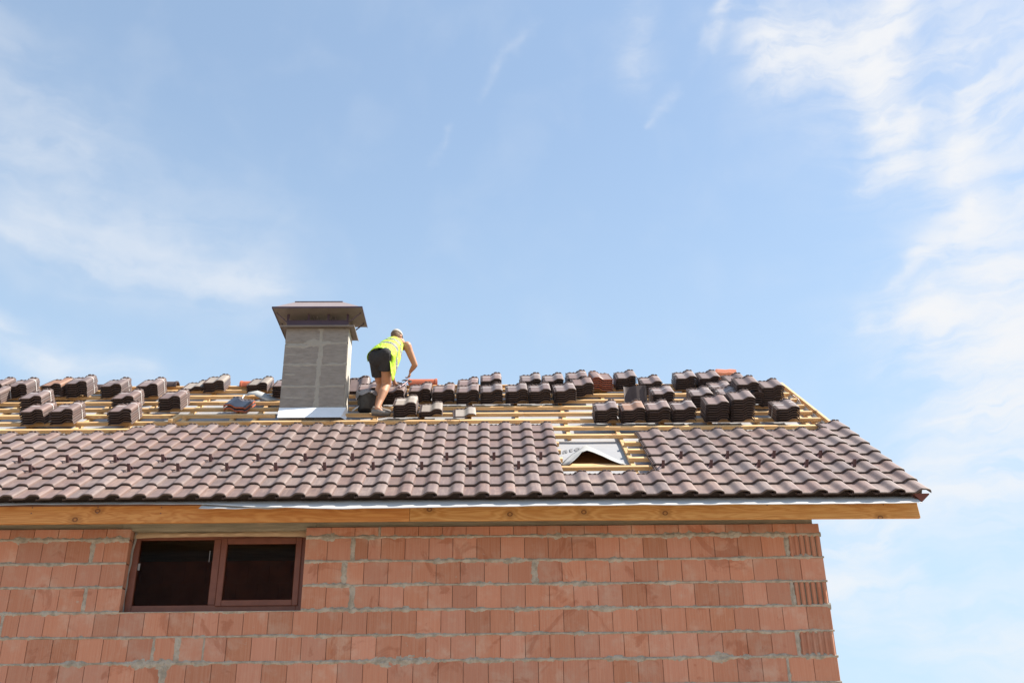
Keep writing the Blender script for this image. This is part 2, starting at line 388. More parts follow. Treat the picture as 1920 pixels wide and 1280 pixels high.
# ------------------------------------------------------------------ the house
house = thing('brick_house', 'unfinished red clay block house with half-tiled roof, wide window and grey block chimney', 'house', Matrix.Translation((-4.0, 0, 0)))
H = Matrix.Translation((4.0, 0, 0))        # children are given in world coordinates
def part(name, me, label=None, kind=None):
    return obj(name, me, house, H, label, kind)
def sub(name, me, parent, label=None, kind=None, mw=None):
    return obj(name, me, parent, mw, label, kind)

# front wall core behind the bricks (mortar coloured joints show it)
WX0, WX1 = -7.262, -5.432; WZ0, WZ1 = 1.972 + ZO, 2.825 + ZO
ZT = 2.823 + ZO
mb = MB(); y0, y1 = .012, .30
mb.box((WL, y0, 0), (0 - .004, y1, WZ0 - .008)); mb.box((WL, y0, WZ0 - .008), (WX0 - .10, y1, ZT - .01)); mb.box((WX1 + .10, y0, WZ0 - .008), (-.004, y1, ZT - .01))
wall = part('front_wall', mb.mesh('front_wall', M_cavity))
# bricks
bcache = {}
def brick_mesh(wd, ht, ribbed=False, dp=.10):
    key = (round(wd, 3), round(ht, 3), ribbed, dp)
    if key in bcache: return bcache[key]
    if not ribbed:
        mb = MB(); mb.box((-wd / 2, 0, -ht / 2), (wd / 2, dp, ht / 2)); me = mb.mesh('brick', M_brick, bevel=.003)
    else:
        V = []; F = []; prof = []
        nr = 6; p = wd / nr
        for i in range(nr):
            x = -wd / 2 + i * p
            prof += [(x + .002, .012), (x + p * .16, .012), (x + p * .34, -.004), (x + p * .62, -.006), (x + p * .86, .010)]
        prof += [(wd / 2, .012)]
        n = len(prof)
        for z in (-ht / 2, ht / 2):
            V += [(x, y, z) for x, y in prof] + [(wd / 2, dp, z), (-wd / 2 + .002, dp, z)]
        k = n + 2
        F = [(i, (i + 1) % k, k + (i + 1) % k, k + i) for i in range(k)] + [tuple(range(k))[::-1], tuple(range(k, 2 * k))]
        me = mk_mesh('brick', V, F, M_brick)
    bcache[key] = me; return me
def put_brick(xl, xr, zb, zt, ribbed=False):
    g = .0022; wd = xr - xl - 2 * g; ht = zt - zb
    if wd < .03: return
    me = brick_mesh(round(wd, 2) if False else wd, ht, ribbed)
    mwb = H @ Matrix.Identity(4)
    o = bpy.data.objects.new('brick', me); COL.objects.link(o); o.parent = wall
    j = random.uniform(-.0022, .0022)
    o.matrix_local = Matrix.Translation(((xl + xr) / 2, j, (zb + zt) / 2)) @ Matrix.Rotation(random.uniform(-.002, .002), 4, 'Y') @ Matrix.Rotation(random.uniform(-.006, .006), 4, 'Z')
# wall children are in house-shifted space: wall.matrix_local = H, so local = world
vjoints = []        # vertical mortar joints (x, z0, z1, width)
def fill(x_right, x_left, zb, zt, joints=()):
    """blocks of 0.25 m laid from right to left; joints = x of mortar-filled butt joints"""
    x = x_right
    js = sorted([j for j in joints if x_left < j[0] < x_right], reverse=True)
    stops = [(j[0], j[1]) for j in js] + [(x_left, 0)]
    for sx, jw in stops:
        while x - (sx + jw / 2) > .33: put_brick(x - .25, x, zb, zt); x -= .25
        rest = x - (sx + jw / 2)
        if rest > .27: put_brick(x - rest / 2, x, zb, zt); put_brick(sx + jw / 2, x - rest / 2, zb, zt)
        else: put_brick(sx + jw / 2, x, zb, zt)
        x = sx - jw / 2
        if jw: vjoints.append((sx, zb, zt, jw))
LEFT = -9.1
rows = []
for k in range(-1, 7):
    zt = (ZT if k == -1 else Z0 - .25 * k - .007); zb = Z0 - .25 * (k + 1) + .007
    if k == -1: zb = Z0 + .007
    # note: row k lies between mortar line k and k+1
    rows.append((k, zb, zt))
JO = {0: [(-4.93, .035), (-7.635, .035)], 1: [(-5.01, .04), (-3.035, .045)], 2: [(-4.915, .035), (-7.63, .03)], 4: [(-6.37, .012), (-6.635, .04), (-6.87, .012)], 5: [(-6.745, .055)], -1: [(-4.66, .02)], 3: [(-8.42, .02)]}
for k, zb, zt in rows:
    js = JO.get(k, [])
    xr = 0.0
    ribbed = k in (0, 2, 4)
    if ribbed:
        wr = {0: .355, 2: .355, 4: .365}[k]
        put_brick(-wr, 0, zb, zt, True); vjoints.append((-wr - .016, zb, zt, .032)); xr = -wr - .032
    if k == 5: js = js + [(-.51, .02)]
    if k <= 2:
        fill(xr, WX1, zb, zt, js); fill(WX0, LEFT, zb, zt, js)
    else:
        fill(xr, LEFT, zb, zt, js)
# jamb returns of the window opening
for zz in range(4): pass
mb = MB()
mb.box((WX0 - .10, .10, WZ0 - .008), (WX0 - .001, .30, ZT - .012)); mb.box((WX1 + .001, .10, WZ0 - .008), (WX1 + .10, .30, ZT - .012))
sub('window_jamb', mb.mesh('window_jamb', M_brick), wall)
# courses below the picture: joined
mb = MB(); zt = Z0 - .25 * 7 - .007; row = 0
while zt > .3:
    x = 0 - (.125 if row % 2 else 0)
    if row % 2: mb.box((-.123, 0, zt - .236), (-.002, .1, zt))
    while x > WL:
        mb.box((x - .248, 0, zt - .236), (x - .002, .1, zt)); x -= .25
    zt -= .25; row += 1
for k, zb2, zt2 in rows:
    x = LEFT
    while x > WL: mb.box((x - .248, 0, zb2), (x - .002, .1, zt2)); x -= .25
sub('brick_courses', mb.mesh('brick_courses', M_brick), wall, kind='stuff')

# mortar squeezed out of the joints: real relief
def mortar_sheet(x0, x1, zc, seed, spread, xs=.011, vertical=False, z0=None, z1=None, amp=1.0, cut=None):
    if not vertical:
        X = np.arange(x0, x1 + xs * .5, xs); Zr = np.arange(-.075, .0751, .0075)
        XX, ZZ = np.meshgrid(X, Zr)
        bb = spread * (.05 + 2.5 * fbm(XX * 5.0, XX * 0 + 3., seed, 5) ** 1.8)
        off = (fbm(XX * 1.7, XX * 0 + 9, seed + 5, 2) - .5) * .022
        lump = fbm(XX * 26, ZZ * 36, seed + 9, 5)
        h = .0125 * amp * ((lump * 2.4 - .38) - (np.abs(ZZ - off) / bb) ** 1.5)
        h = np.where(np.abs(ZZ) < .0075, np.maximum(h, .0035 + .003 * lump), h)
        PX, PZ = XX, ZZ + zc
    else:
        Zr = np.arange(z0, z1 + .004, .0085); X = np.arange(-.06, .0601, .0065)
        ZZ, XX = np.meshgrid(Zr, X, indexing='ij')
        bb = spread * (.6 + 1.2 * fbm(ZZ * 5, ZZ * 0 + 1, seed, 3))
        lump = fbm(XX * 26, ZZ * 26, seed + 9, 4)
        h = .011 * ((lump * 1.9 - .1) - (np.abs(XX) / bb) ** 1.6)
        h = np.where(np.abs(XX) < spread * .45, np.maximum(h, .001 + .003 * lump), h)
        PX, PZ = XX + x0, ZZ
    h = np.clip(h, -.004, .015)
    ny, nx = PX.shape
    idx = np.arange(ny * nx).reshape(ny, nx)
    keep = (h[:-1, :-1] > -.0028) | (h[1:, :-1] > -.0028) | (h[:-1, 1:] > -.0028) | (h[1:, 1:] > -.0028)
    if cut is not None: keep &= ~((PX[:-1, :-1] > cut[0]) & (PX[:-1, :-1] < cut[1]) & (PZ[:-1, :-1] > cut[2]))
    a, b2, c2, d2 = idx[:-1, :-1][keep], idx[:-1, 1:][keep], idx[1:, 1:][keep], idx[1:, :-1][keep]
    return np.stack([PX.ravel(), -h.ravel(), PZ.ravel()], 1), np.stack([a, b2, c2, d2], 1)
for k in range(0, 8):
    zc = Z0 - .25 * k
    spr = [.024, .018, .017, .020, .017, .029, .012, .015][k]
    cut = (WX0 - .012, WX1 + .004, -99) if k < 3 else ((WX0 - .01, WX1 + .004, WZ0 - .012) if k == 3 else None)
    V, Fq = mortar_sheet(LEFT, .004, zc, 100 + k * 17, spr, cut=cut)
    me = mk_mesh('mortar_joint', V, [tuple(map(int, q)) for q in Fq], M_mortar, smooth=180)
    sub('mortar_joint', me, wall)
# thin sweep of mortar left along the top bed and the right end of the wall
for i, (x, zb, zt, jw) in enumerate(vjoints):
    V, Fq = mortar_sheet(x, 0, 0, 400 + i, max(.012, jw * .62), vertical=True, z0=zb - .004, z1=zt + .004)
    sub('mortar_joint', mk_mesh('mortar_joint', V, [tuple(map(int, q)) for q in Fq], M_mortar, smooth=180), wall)

# ring beam, slab and the other walls
mb = MB(); mb.box((WL, .035, ZT - .004), (-.055, .30, ZT + .22)); part('ring_beam', mb.mesh('ring_beam', M_conc), 'raw board-marked concrete ring beam')
mb = MB(); mb.box((WX0 - .099, .028, WZ1 - .012), (WX1 + .099, .30, ZT + .1))
part('window_lintel', mb.mesh('window_lintel', M_conc, bevel=.003))
HY = 8.2
mb = MB()
mb.box((-.30, .301, 0), (-.001, HY - .301, 3.0 + ZO)); mb.box((WL, .301, 0), (WL + .3, HY - .301, 3.0 + ZO)); mb.box((WL, HY - .3, 0), (-.001, HY, 3.0 + ZO))
part('gable_wall', mb.mesh('gable_wall', M_brick))
mb = MB(); mb.box((WL + .31, .31, .0), (-.31, HY - .31, .1)); part('floor_slab', mb.mesh('floor_slab', M_conc))
mb = MB(); mb.box((WL + .31, .31, ZT + .03), (-.31, HY - .31, ZT + .2)); part('ceiling_slab', mb.mesh('ceiling_slab', M_conc))
mb = MB(); zt = 4.42
while zt > .3:
    x = -9.5 + (.125 if int(zt * 4) % 2 else 0)
    while x < -3: mb.box((x + .004, 1.6, zt - .236), (x + .246, 1.66, zt)); x += .25
    zt -= .25
mb.box((-9.8, 1.612, .1), (-3.0, 1.8, ZT + .03))
part('partition_wall', mb.mesh('partition_wall', M_inbrick))

# window: frame, mullion, sash, panes, sealing tapes
wy = .115
win = part('window', MB().box((WX0 + .004, wy, WZ0 + .002), (WX0 + .074, wy + .07, 2.775 + ZO)).box((WX1 - .072, wy, WZ0 + .002), (WX1 - .002, wy + .07, 2.775 + ZO))
    .box((WX0 + .074, wy, WZ0 + .002), (WX1 - .072, wy + .07, WZ0 + .078)).box((WX0 + .074, wy, 2.732 + ZO), (WX1 - .072, wy + .07, 2.775 + ZO)).mesh('window', M_mahog, bevel=.004))
FX0, FX1, FZ0, FZ1 = WX0 + .074, WX1 - .072, WZ0 + .078, 2.732 + ZO
MX0, MX1 = -6.41, -6.335
sub('mullion', MB().box((MX0, wy - .004, FZ0 + .0005), (MX1, wy + .066, FZ1 - .0005)).mesh('mullion', M_mahog, bevel=.004), win)
sx0, sx1, sz0, sz1 = MX1 + .004, FX1 + .02, FZ0 - .016, FZ1 + .01
sw_ = .062
mb = MB(); ys = wy - .018
mb.box((sx0, ys, sz0), (sx0 + sw_, ys + .07, sz1)).box((sx1 - sw_, ys, sz0), (sx1, ys + .07, sz1)).box((sx0 + sw_, ys, sz0), (sx1 - sw_, ys + .07, sz0 + sw_)).box((sx0 + sw_, ys, sz1 - sw_), (sx1 - sw_, ys + .07, sz1))
sub('sash', mb.mesh('sash', M_mahog, bevel=.005), win)
sub('pane', MB().box((FX0 - .002, wy + .03, FZ0 - .002), (MX0 + .002, wy + .034, FZ1 + .002)).mesh('pane', M_glass), win)
sub('pane', MB().box((sx0 + sw_ - .003, ys + .03, sz0 + sw_ - .003), (sx1 - sw_ + .003, ys + .034, sz1 - sw_ + .003)).mesh('pane', M_glass), win)
M_flap0 = simple('grey label film', (.24, .24, .26), .6)
sub('glass_sticker', MB().box((-7.188, wy + .024, 2.42 + ZO), (-7.165, wy + .0295, 2.49 + ZO)).mesh('glass_sticker', M_flap0), win)
sub('glass_sticker', MB().box((-6.455, wy + .024, 2.50 + ZO), (-6.449, wy + .0295, 2.62 + ZO)).mesh('glass_sticker', M_flap0), win)
# head tape: sagging pale strip over the frame, side tape and sill strip
V = []; F = []; n = 44
for i in range(n + 1):
    u = i / n; x = WX0 + .006 + (WX1 - WX0 - .012) * u
    sag = .012 * math.sin(math.pi * u) ** .7
    e = .022 * max(0, 1 - min(u, 1 - u) * 26)
    zt_ = 2.812 + ZO - .004 * math.sin(u * 5); zb_ = 2.748 + ZO + sag - e * .2
    yy = .092 + .006 * math.sin(u * 37) + e * .4
    V += [(x, yy + .018, zt_), (x, yy - .004 + .004 * math.sin(u * 60), (zt_ * .55 + zb_ * .45)), (x, yy, zb_), (x, yy + .02, zb_)]
    if i:
        a = (i - 1) * 4; bq = i * 4
        for q in range(3): F.append((a + q, bq + q, bq + q + 1, a + q + 1))
sub('head_tape', mk_mesh('head_tape', V, F, M_foam, smooth=50), win, 'beige sealing tape sagging over the window head')
V = []; F = []
for i in range(25):
    u = i / 24; z = 2.80 + ZO - u * .82
    x = WX0 + .004 + .02 * (1 - u) ** 3 + .004 * math.sin(u * 21)
    V += [(x - .008, .090 + .006 * math.sin(u * 15), z), (x + .000 + .014 * (1 - u) ** 2, .108, z)]
    if i: F.append(((i - 1) * 2, (i - 1) * 2 + 1, i * 2 + 1, i * 2))
sub('side_tape', mk_mesh('side_tape', V, F, simple('grubby grey tape', (.24, .22, .21), .7), smooth=60), win)
sub('sill_strip', MB().box((WX0 + .004, .045, WZ0 - .006), (WX1 - .004, .15, WZ0 + .0015)).mesh('sill_strip', simple('grey sill strip', (.42, .42, .45), .6)), win)

# ------------------------------------------------------------------ eaves: fascia boards and membrane apron
for (xa, xb, za, zb3, mm) in ((WL, -4.315, 2.760, 2.765, M_fascia2), (-4.311, .915, 2.765, 2.754, M_fascia)):
    V = []
    for x, zlo in ((xa, za), (xb, zb3)):
        dx = .012 if x > 0 else 0
        for (yy, zz) in ((-.45, zlo + ZO), (-.41, zlo + ZO), (-.41, zlo + .185 + ZO), (-.45, zlo + .185 + ZO)): V.append((x - (dx if zz > zlo + ZO + .1 else 0), yy, zz))
    F = [(0, 4, 7, 3), (3, 7, 6, 2), (2, 6, 5, 1), (1, 5, 4, 0), (0, 3, 2, 1), (4, 5, 6, 7)]
    me = mk_mesh('fascia_board', V, F, mm)
    bm = bmesh.new(); bm.from_mesh(me); bmesh.ops.bevel(bm, geom=list(bm.edges), offset=.004, segments=1, affect='EDGES'); bm.to_mesh(me); bm.free()
    part('fascia_board', me, 'orange-brown left fascia board' if mm is M_fascia2 else 'lighter honey-coloured right fascia board')
fb = [c_ for c_ in house.children if c_.name.startswith('fascia_board')]
for (x, z) in ((-8.13, 2.93), (-8.13, 2.87), (-7.47, 2.93), (-7.47, 2.87), (-6.83, 2.92), (-6.83, 2.86), (-4.40, 2.90), (-4.24, 2.90), (-2.2, 2.905), (-.65, 2.90), (.55, 2.895)):
    nl = MB().tube([(x, -.4525, z + ZO), (x, -.449, z + ZO)], .0065, 8).mesh('nail', M_hook)
    sub('nail', nl, fb[0] if x < -4.313 else fb[1])
# soffit rafters tails behind the fascia
mb = MB(); x = -12.2
while x < .85:
    if abs(x) > 0: mb.box((x, -.409, 2.90 + ZO), (x + .08, .034, 2.98 + ZO))
    x += .78
part('rafter_tails', mb.mesh('rafter_tails', M_batten))
# apron
def apron(xa, xb, prof, nm, mm, seed, label=None, nx=None):
    nx = nx or int((xb - xa) / .035); V = []; F = []
    for i in range(nx + 1):
        x = xa + (xb - xa) * i / nx
        pts = prof(x)
        for q, (yy, zz) in enumerate(pts):
            k = q / (len(pts) - 1)
            V.append((x, yy + k * .012 * (float(fbm(np.array(x * 3.1 + 40), np.array(q * .4), seed, 3)) - .5) * 2, zz + k * .006 * (float(fbm(np.array(x * 2.0 + 80), np.array(1.), seed + 3, 3)) - .5) * 2))
    m_ = len(prof(xa))
    for i in range(nx):
        for q in range(m_ - 1): F.append((i * m_ + q, (i + 1) * m_ + q, (i + 1) * m_ + q + 1, i * m_ + q + 1))
    o = part(nm, mk_mesh(nm, V, F, mm, smooth=180), label)
    md = o.modifiers.new('thickness', 'SOLIDIFY'); md.thickness = .0015; return o
def lowz(x):   # lower edge of the apron
    xs = [-12.5, -6.9, -6.4, -5.9, -5.0, -3.6, -2.0, -.6, .6, .86]; zs = [2.930, 2.925, 2.913, 2.866, 2.826, 2.842, 2.850, 2.850, 2.848, 2.860]
    return float(np.interp(x, xs, zs)) + ZO
def aprof(x):
    zl = lowz(x); yt, zt_ = -.48, 2.975 + ZO
    yl = -.50 - (zt_ - zl) * 1.25
    return [(-.40, zt_ - .01)] + [(yt + (yl - yt) * k / 5, zt_ + (zl - zt_) * k / 5) for k in range(6)]
apron(WL, .875, aprof, 'membrane_apron', M_apron, 5, 'grey eaves membrane hanging over the fascia')
def fprof(x):
    zl = 2.850 + ZO + .012 * max(0, (-6.25 - x) * 4) + .004 * math.sin(x * 19); zt_ = 2.950 + ZO
    return [(-.49 + (-.15) * k / 4, zt_ + (zl - zt_) * k / 4) for k in range(5)]
apron(-6.40, -5.55, fprof, 'membrane_flap', M_apron, 9, 'torn lower flap of the eaves membrane')
mb = MB(); mb.box((WL, -.50, 2.938 + ZO), (-5.6, -.452, 2.944 + ZO)); part('drip_strip', mb.mesh('drip_strip', M_hook))

# ------------------------------------------------------------------ roof: membrane with the cut hole
RL = -11.9
def in_tri(p, a, b2, c2):
    def s(p1, p2, p3): return (p1[0] - p3[0]) * (p2[1] - p3[1]) - (p2[0] - p3[0]) * (p1[1] - p3[1])
    d = [s(p, a, b2), s(p, b2, c2), s(p, c2, a)]
    return not (min(d) < 0 and max(d) > 0)
XS = list(np.arange(RL, -4.0, .12)) + list(np.arange(-4.0, -2.5, .02)) + list(np.arange(-2.5, -.04, .12)) + [-.05]
NS = list(np.arange(.3, 3.6, .3)) + list(np.arange(3.6, 7.2, .06)) + list(np.arange(7.2, 14.7, .3)) + [14.72]
V = []; F = []
for nn in NS:
    for X in XS:
        h = -.142 + .012 * (float(fbm(np.array(X * 2.1 + 60), np.array(nn * 1.1), 4, 3)) - .5)
        V.append(tuple(rpt(X, nn, h)))
nx = len(XS)
for j in range(len(NS) - 1):
    for i in range(nx - 1):
        cx, cn = (XS[i] + XS[i + 1]) / 2, (NS[j] + NS[j + 1]) / 2
        if in_tri((cx, cn), (-3.60, 4.1), (-2.98, 4.1), (-3.32, 6.1)): continue
        if -7.36 < cx < -6.47 and 10.4 < cn < 12.1: continue
        F.append((j * nx + i, j * nx + i + 1, (j + 1) * nx + i + 1, (j + 1) * nx + i))
roof = part('roof', mk_mesh('roof', V, F, M_memb, smooth=180), 'front roof slope covered with membrane, battens and brown tiles')
# back slope
def bpt(X, s_, h): # back slope, s_ metres down from the ridge
    top = rpt(X, 14.72, h); return Vector((X + O.x, top.y + s_ * math.cos(RP), top.z - s_ * math.sin(RP)))
V = [bpt(RL, 0, -.142), bpt(-.05, 0, -.142), bpt(-.05, 5.0, -.142), bpt(RL, 5.0, -.142)]
sub('back_membrane', mk_mesh('back_membrane', V, [(0, 1, 2, 3)], M_memb), roof)
mb = MB()
mb.box((RL, 0, 0), (-.1, .05, .05))
# the tent-like cut flap
def P3(X, n, h): return rpt(X, n, h)
outer = [(-3.69, 4.12, -.137), (-3.61, 4.75, -.136), (-3.52, 5.35, -.135), (-3.42, 5.9, -.135), (-3.32, 6.45, -.134), (-3.22, 5.95, -.135), (-3.12, 5.35, -.135), (-3.02, 4.75, -.136), (-2.91, 4.12, -.137)]
inner = [(-3.585, 4.10, -.128), (-3.52, 4.32, -.098), (-3.46, 4.58, -.07), (-3.42, 4.80, -.050), (-3.355, 4.95, -.045), (-3.28, 4.78, -.056), (-3.20, 4.58, -.074), (-3.10, 4.34, -.102), (-2.985, 4.10, -.128)]
V = []; F = []; m_ = 7
for (a, b2) in zip(outer, inner):
    for q in range(m_):
        k = q / (m_ - 1)
        hh = a[2] + (b2[2] - a[2]) * (k ** 1.7)
        V.append(tuple(rpt(a[0] + (b2[0] - a[0]) * k, a[1] + (b2[1] - a[1]) * k, hh + .010 * math.sin(k * 8 + a[0] * 34) * k * (1 - k) * 3 + .012 * (float(fbm(np.array(a[0] * 9 + 50), np.array(k * 4.), 91, 3)) - .5))))
for i in range(len(outer) - 1):
    for q in range(m_ - 1): F.append((i * m_ + q, (i + 1) * m_ + q, (i + 1) * m_ + q + 1, i * m_ + q + 1))
M_flap = memb('pale membrane', (.34, .34, .33))
fl = sub('membrane_flap', mk_mesh('membrane_flap', V, F, M_flap, smooth=180), roof, 'cut membrane flap lifted like a tent')
md = fl.modifiers.new('thickness', 'SOLIDIFY'); md.thickness = .003
# brown boarding and purlin seen through the cut
sub('inner_boarding', mk_mesh('inner_boarding', [rpt(-4.1, 3.0, -.30), rpt(-2.5, 3.0, -.30), rpt(-2.5, 7.6, -.17), rpt(-4.1, 7.6, -.17)], [(0, 1, 2, 3)], M_brownwood), roof)
sub('purlin', MB().box((-.75, -.04, -.10), (.75, .04, 0)).mesh('purlin', M_batten), roof, mw=rmat(-3.3, 4.3, -.150))
# printed word on the membrane
cu = bpy.data.curves.new('print', 'FONT'); cu.body = 'mateq'; cu.size = .205; cu.extrude = .0004; cu.space_character = 1.08; cu.shear = 0.0
to = bpy.data.objects.new('tmp', cu); COL.objects.link(to)
bpy.context.view_layer.update()
tm = bpy.data.meshes.new_from_object(to.evaluated_get(bpy.context.evaluated_depsgraph_get())); bpy.data.objects.remove(to)
tm.materials.clear(); tm.materials.append(M_print); tm.name = 'printed_word'
ang = math.atan2((6.27 - 5.45) * GA, .437)
for vtx in tm.vertices:        # stand the letters up the slope, along a rising base line
    x, y = vtx.co.x, vtx.co.y
    px = x * math.cos(ang); pn = x * math.sin(ang) + y * 1.22
    vtx.co = (px + y * .10, pn, vtx.co.z)
sub('printed_word', tm, roof, mw=rmat(-3.77, 5.22, -.1335))

# counter battens and battens
NB = [1.12, 2.13, 3.16, 4.12, 5.06, 6.0, 6.99, 8.08, 9.13, 10.18, 11.22, 12.26, 13.32, 14.36]
cbX = [-3.5 + .635 * k for k in range(-13, 6)] + [-7.64, -.19]
for X in cbX:
    if X < RL: continue
    segs = [(1.0, 14.6)]
    if abs(X + 3.5) < .05: segs = [(1.0, 3.3), (7.15, 14.6)]
    if -7.36 < X < -6.47: segs = [(1.0, 9.6), (12.1, 14.6)]
    for a, b2 in segs:
        L = (b2 - a) * GA
        me = MB().box((-.025, 0, 0), (.025, L, .0385)).mesh('counter_batten', M_batten, bevel=.002)
        sub('counter_batten', me, roof, mw=rmat(X, a, -.1365))
bm_cache = {}
def batten(xa, xb, n, hh=-.048, jit=True):
    L = xb - xa
    me = MB().box((-L / 2, -.03, -.048), (L / 2, .03, 0)).mesh('batten', M_batten, bevel=.0025)
    sub('batten', me, roof, mw=rmat((xa + xb) / 2, n, hh + (random.uniform(-.002, .002) if jit else 0), yaw=random.uniform(-.10, .10) if jit else 0))
for i, n in enumerate(NB):
    spans = [(RL, -.125)]
    if i in (3, 4, 5): spans = [(RL, -3.66), (-2.87 - .03 * (i == 3), -.125)]
    if i in (9, 10): spans = [(RL, -7.37), (-6.44, -.125)]
    for a, b2 in spans:
        cuts = [a]; x = a
        off = [1.9, 4.1, 3.0, 2.4, 4.5, 3.6][i % 6]
        c = a + off
        while c < b2 - .6: cuts.append(c); c += 4.0
        cuts.append(b2)
        for p, q in zip(cuts[:-1], cuts[1:]): batten(p + .0015, q - .0015, n)
sub('ridge_board', MB().box((RL, -.02, -.12), (-.09, .02, -.004)).mesh('ridge_board', M_batten), roof, mw=rmat(0, 14.80, -.02))
# verge: pale board and folded membrane on the right rake
mb = MB(); mb.box((-.020, 0, -.07), (.020, 14.85 * GA - .1, 0)); sub('verge_board', mb.mesh('verge_board', M_batten, bevel=.003), roof, mw=rmat(-.078, .5, -.028))
V = []; F = []
for i in range(60):
    nn = .4 + i * .243; wv_ = .008 * math.sin(i * 1.3) + .01 * (float(fbm(np.array(i * .4), np.array(2.), 8, 3)) - .5)
    for (dx, hh) in ((-.16, -.138), (-.135 + wv_, -.125), (-.112 + wv_, -.10 + wv_ * .5), (-.10, -.085 + wv_)): V.append(tuple(rpt(dx, nn, hh)))
    if i:
        for q in range(3): F.append(((i - 1) * 4 + q, i * 4 + q, i * 4 + q + 1, (i - 1) * 4 + q + 1))
vm = sub('verge_membrane', mk_mesh('verge_membrane', V, F, memb('verge membrane', (.70, .66, .58)), smooth=180), roof)
# back battens near the ridge
for s_ in (.12, .46, .80):
    p = bpt(RL, s_, -.1); q = bpt(-.2, s_, -.1)
    me = MB().box((0, -.03, 0), (q.x - p.x, .03, .048)).mesh('batten', M_batten)
    sub('batten', me, roof, mw=Matrix.Translation(p) @ Matrix.Rotation(-RP, 4, 'X'))

# ------------------------------------------------------------------ roof tiles
def smooth01(x): x = max(0, min(1, x)); return x * x * (3 - 2 * x)
def tz(x):
    if x < 0:
        if -.032 <= x <= -.025: return -.005
        if -.013 <= x <= -.005: return -.003
        return -.013
    if x < .105: return .0
    if x <= .190: return .038 * smooth01((x - .105) / .08)
    if x <= .214: return .038
    k = (x - .214) / .059
    return .004 + .034 * math.sqrt(max(0, 1 - k * k)) ** .8
XP = [-.036, -.0325, -.032, -.025, -.0245, -.0135, -.013, -.005, -.0045, -.0005, .0, .03, .06, .09, .105, .118, .131, .144, .157, .17, .182, .194, .206, .218, .230, .242, .252, .260, .267, .2715, .273]
YP = [0, .003, .007, .012, .03, .15, .28, .366, .369, .386, .389, .42]
TH = .0175
def tile_mesh(mats, mirror=False, side_mat=0, name='roof_tile', lip=None, th=None):
    TH = th or globals()['TH']
    V = []; F = []; mi = []; n = len(XP); ny = len(YP)
    def top(x, y):
        z = tz(x)
        if y < .012: z -= .0065 * (1 - y / .012) ** 2
        if .368 < y < .388 and x >= 0:
            z += .014 if (x % .052) > .014 else .001
        if y > .389: z -= .002
        return z
    for y in YP:
        for x in XP: V.append((x, y, top(x, y)))
    for y in YP:
        for x in XP: V.append((x, max(y, .0015), tz(x) - TH - (0 if x >= 0 else -.004)))
    k = n * ny
    for j in range(ny - 1):
        for i in range(n - 1):
            a = j * n + i; F.append((a, a + 1, a + n + 1, a + n)); mi.append(0)
            F.append((k + a, k + a + n, k + a + n + 1, k + a + 1)); mi.append(side_mat)
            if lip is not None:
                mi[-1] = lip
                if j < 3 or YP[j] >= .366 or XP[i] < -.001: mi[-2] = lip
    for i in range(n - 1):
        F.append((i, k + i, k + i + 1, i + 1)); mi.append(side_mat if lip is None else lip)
        a = (ny - 1) * n + i; F.append((a, a + 1, k + a + 1, k + a)); mi.append(side_mat)
    for j in range(ny - 1):
        a = j * n; F.append((a, a + n, k + a + n, k + a)); mi.append(side_mat)
        a = j * n + n - 1; F.append((a, k + a, k + a + n, a + n)); mi.append(side_mat)
    if mirror:
        V = [(CW - x, y, z) for x, y, z in V]; F = [f[::-1] for f in F]
    return mk_mesh(name, V, F, mats, mi, smooth=38)
TILE = tile_mesh([M_tile, M_edge_shade], lip=1); TILE_P = tile_mesh([M_tile_pale, M_edge_shade], lip=1); TILE_R = tile_mesh([M_tile_rust, M_edge_shade], lip=1)
TILE_IN = tile_mesh([M_inner_shade, M_edge_shade, M_tile], side_mat=2, lip=1, th=.0135)
TILE_RED = tile_mesh([M_tile, M_terra], mirror=True, side_mat=1)
TILE_GL = tile_mesh([M_glaze, M_terra], mirror=True, side_mat=1, th=.026)
TILE_TER = tile_mesh([M_terra_l])
TILE_DK = tile_mesh([M_tile_dark])
TILT = -math.degrees(math.atan2(.0235, GA))
present = set()
for i in range(8):
    for c in range(0, 42):
        if i in (2, 3, 4, 5, 6) and 10 <= c <= 13: continue
        if i == 7 and not (c == 0 or 14 <= c <= 33): continue
        if -c * CW < [-9.9, -10.1, -10.25, -10.4, -10.55, -10.7, -10.9, -11][i]: continue
        present.add((i, c))
for (i, c) in sorted(present):
    o = bpy.data.objects.new('roof_tile', TILE); COL.objects.link(o); o.parent = roof
    o.matrix_local = rmat(-(c + 1) * CW + random.uniform(-.0012, .0012), i + random.uniform(-.006, .006), random.uniform(-.0012, .0012), yaw=random.uniform(-.25, .25), tilt=TILT + random.uniform(-.12, .12))
# verge end piece under the lowest right tile
sub('verge_end_piece', MB().poly([(0, 0, 0), (.0, .04, 0), (.075, .02, .075), (.085, 0, .075)]).poly([(0, 0, 0), (.085, 0, .075), (.09, .0, .09), (-.08, 0, .09)]).poly([(-.08, .05, .09), (.09, .05, .09), (0, .04, 0)]).poly([(.085, 0, .075), (0, 0, 0), (0, .04, 0), (.09, .05, .09)]).mesh('verge_end_piece', simple('dark red clay', (.15, .045, .032), .7)), roof, mw=Matrix.Translation((.905, -.575, 2.885 + ZO)))
sub('eaves_shade_strip', MB().box((RL, -.006, -.055), (-.03, .006, .012)).mesh('eaves_shade_strip', M_inner_shade), roof, mw=rmat(0, .42, -.040))  # added dark strip painting the shade in the hollows under the eaves tiles
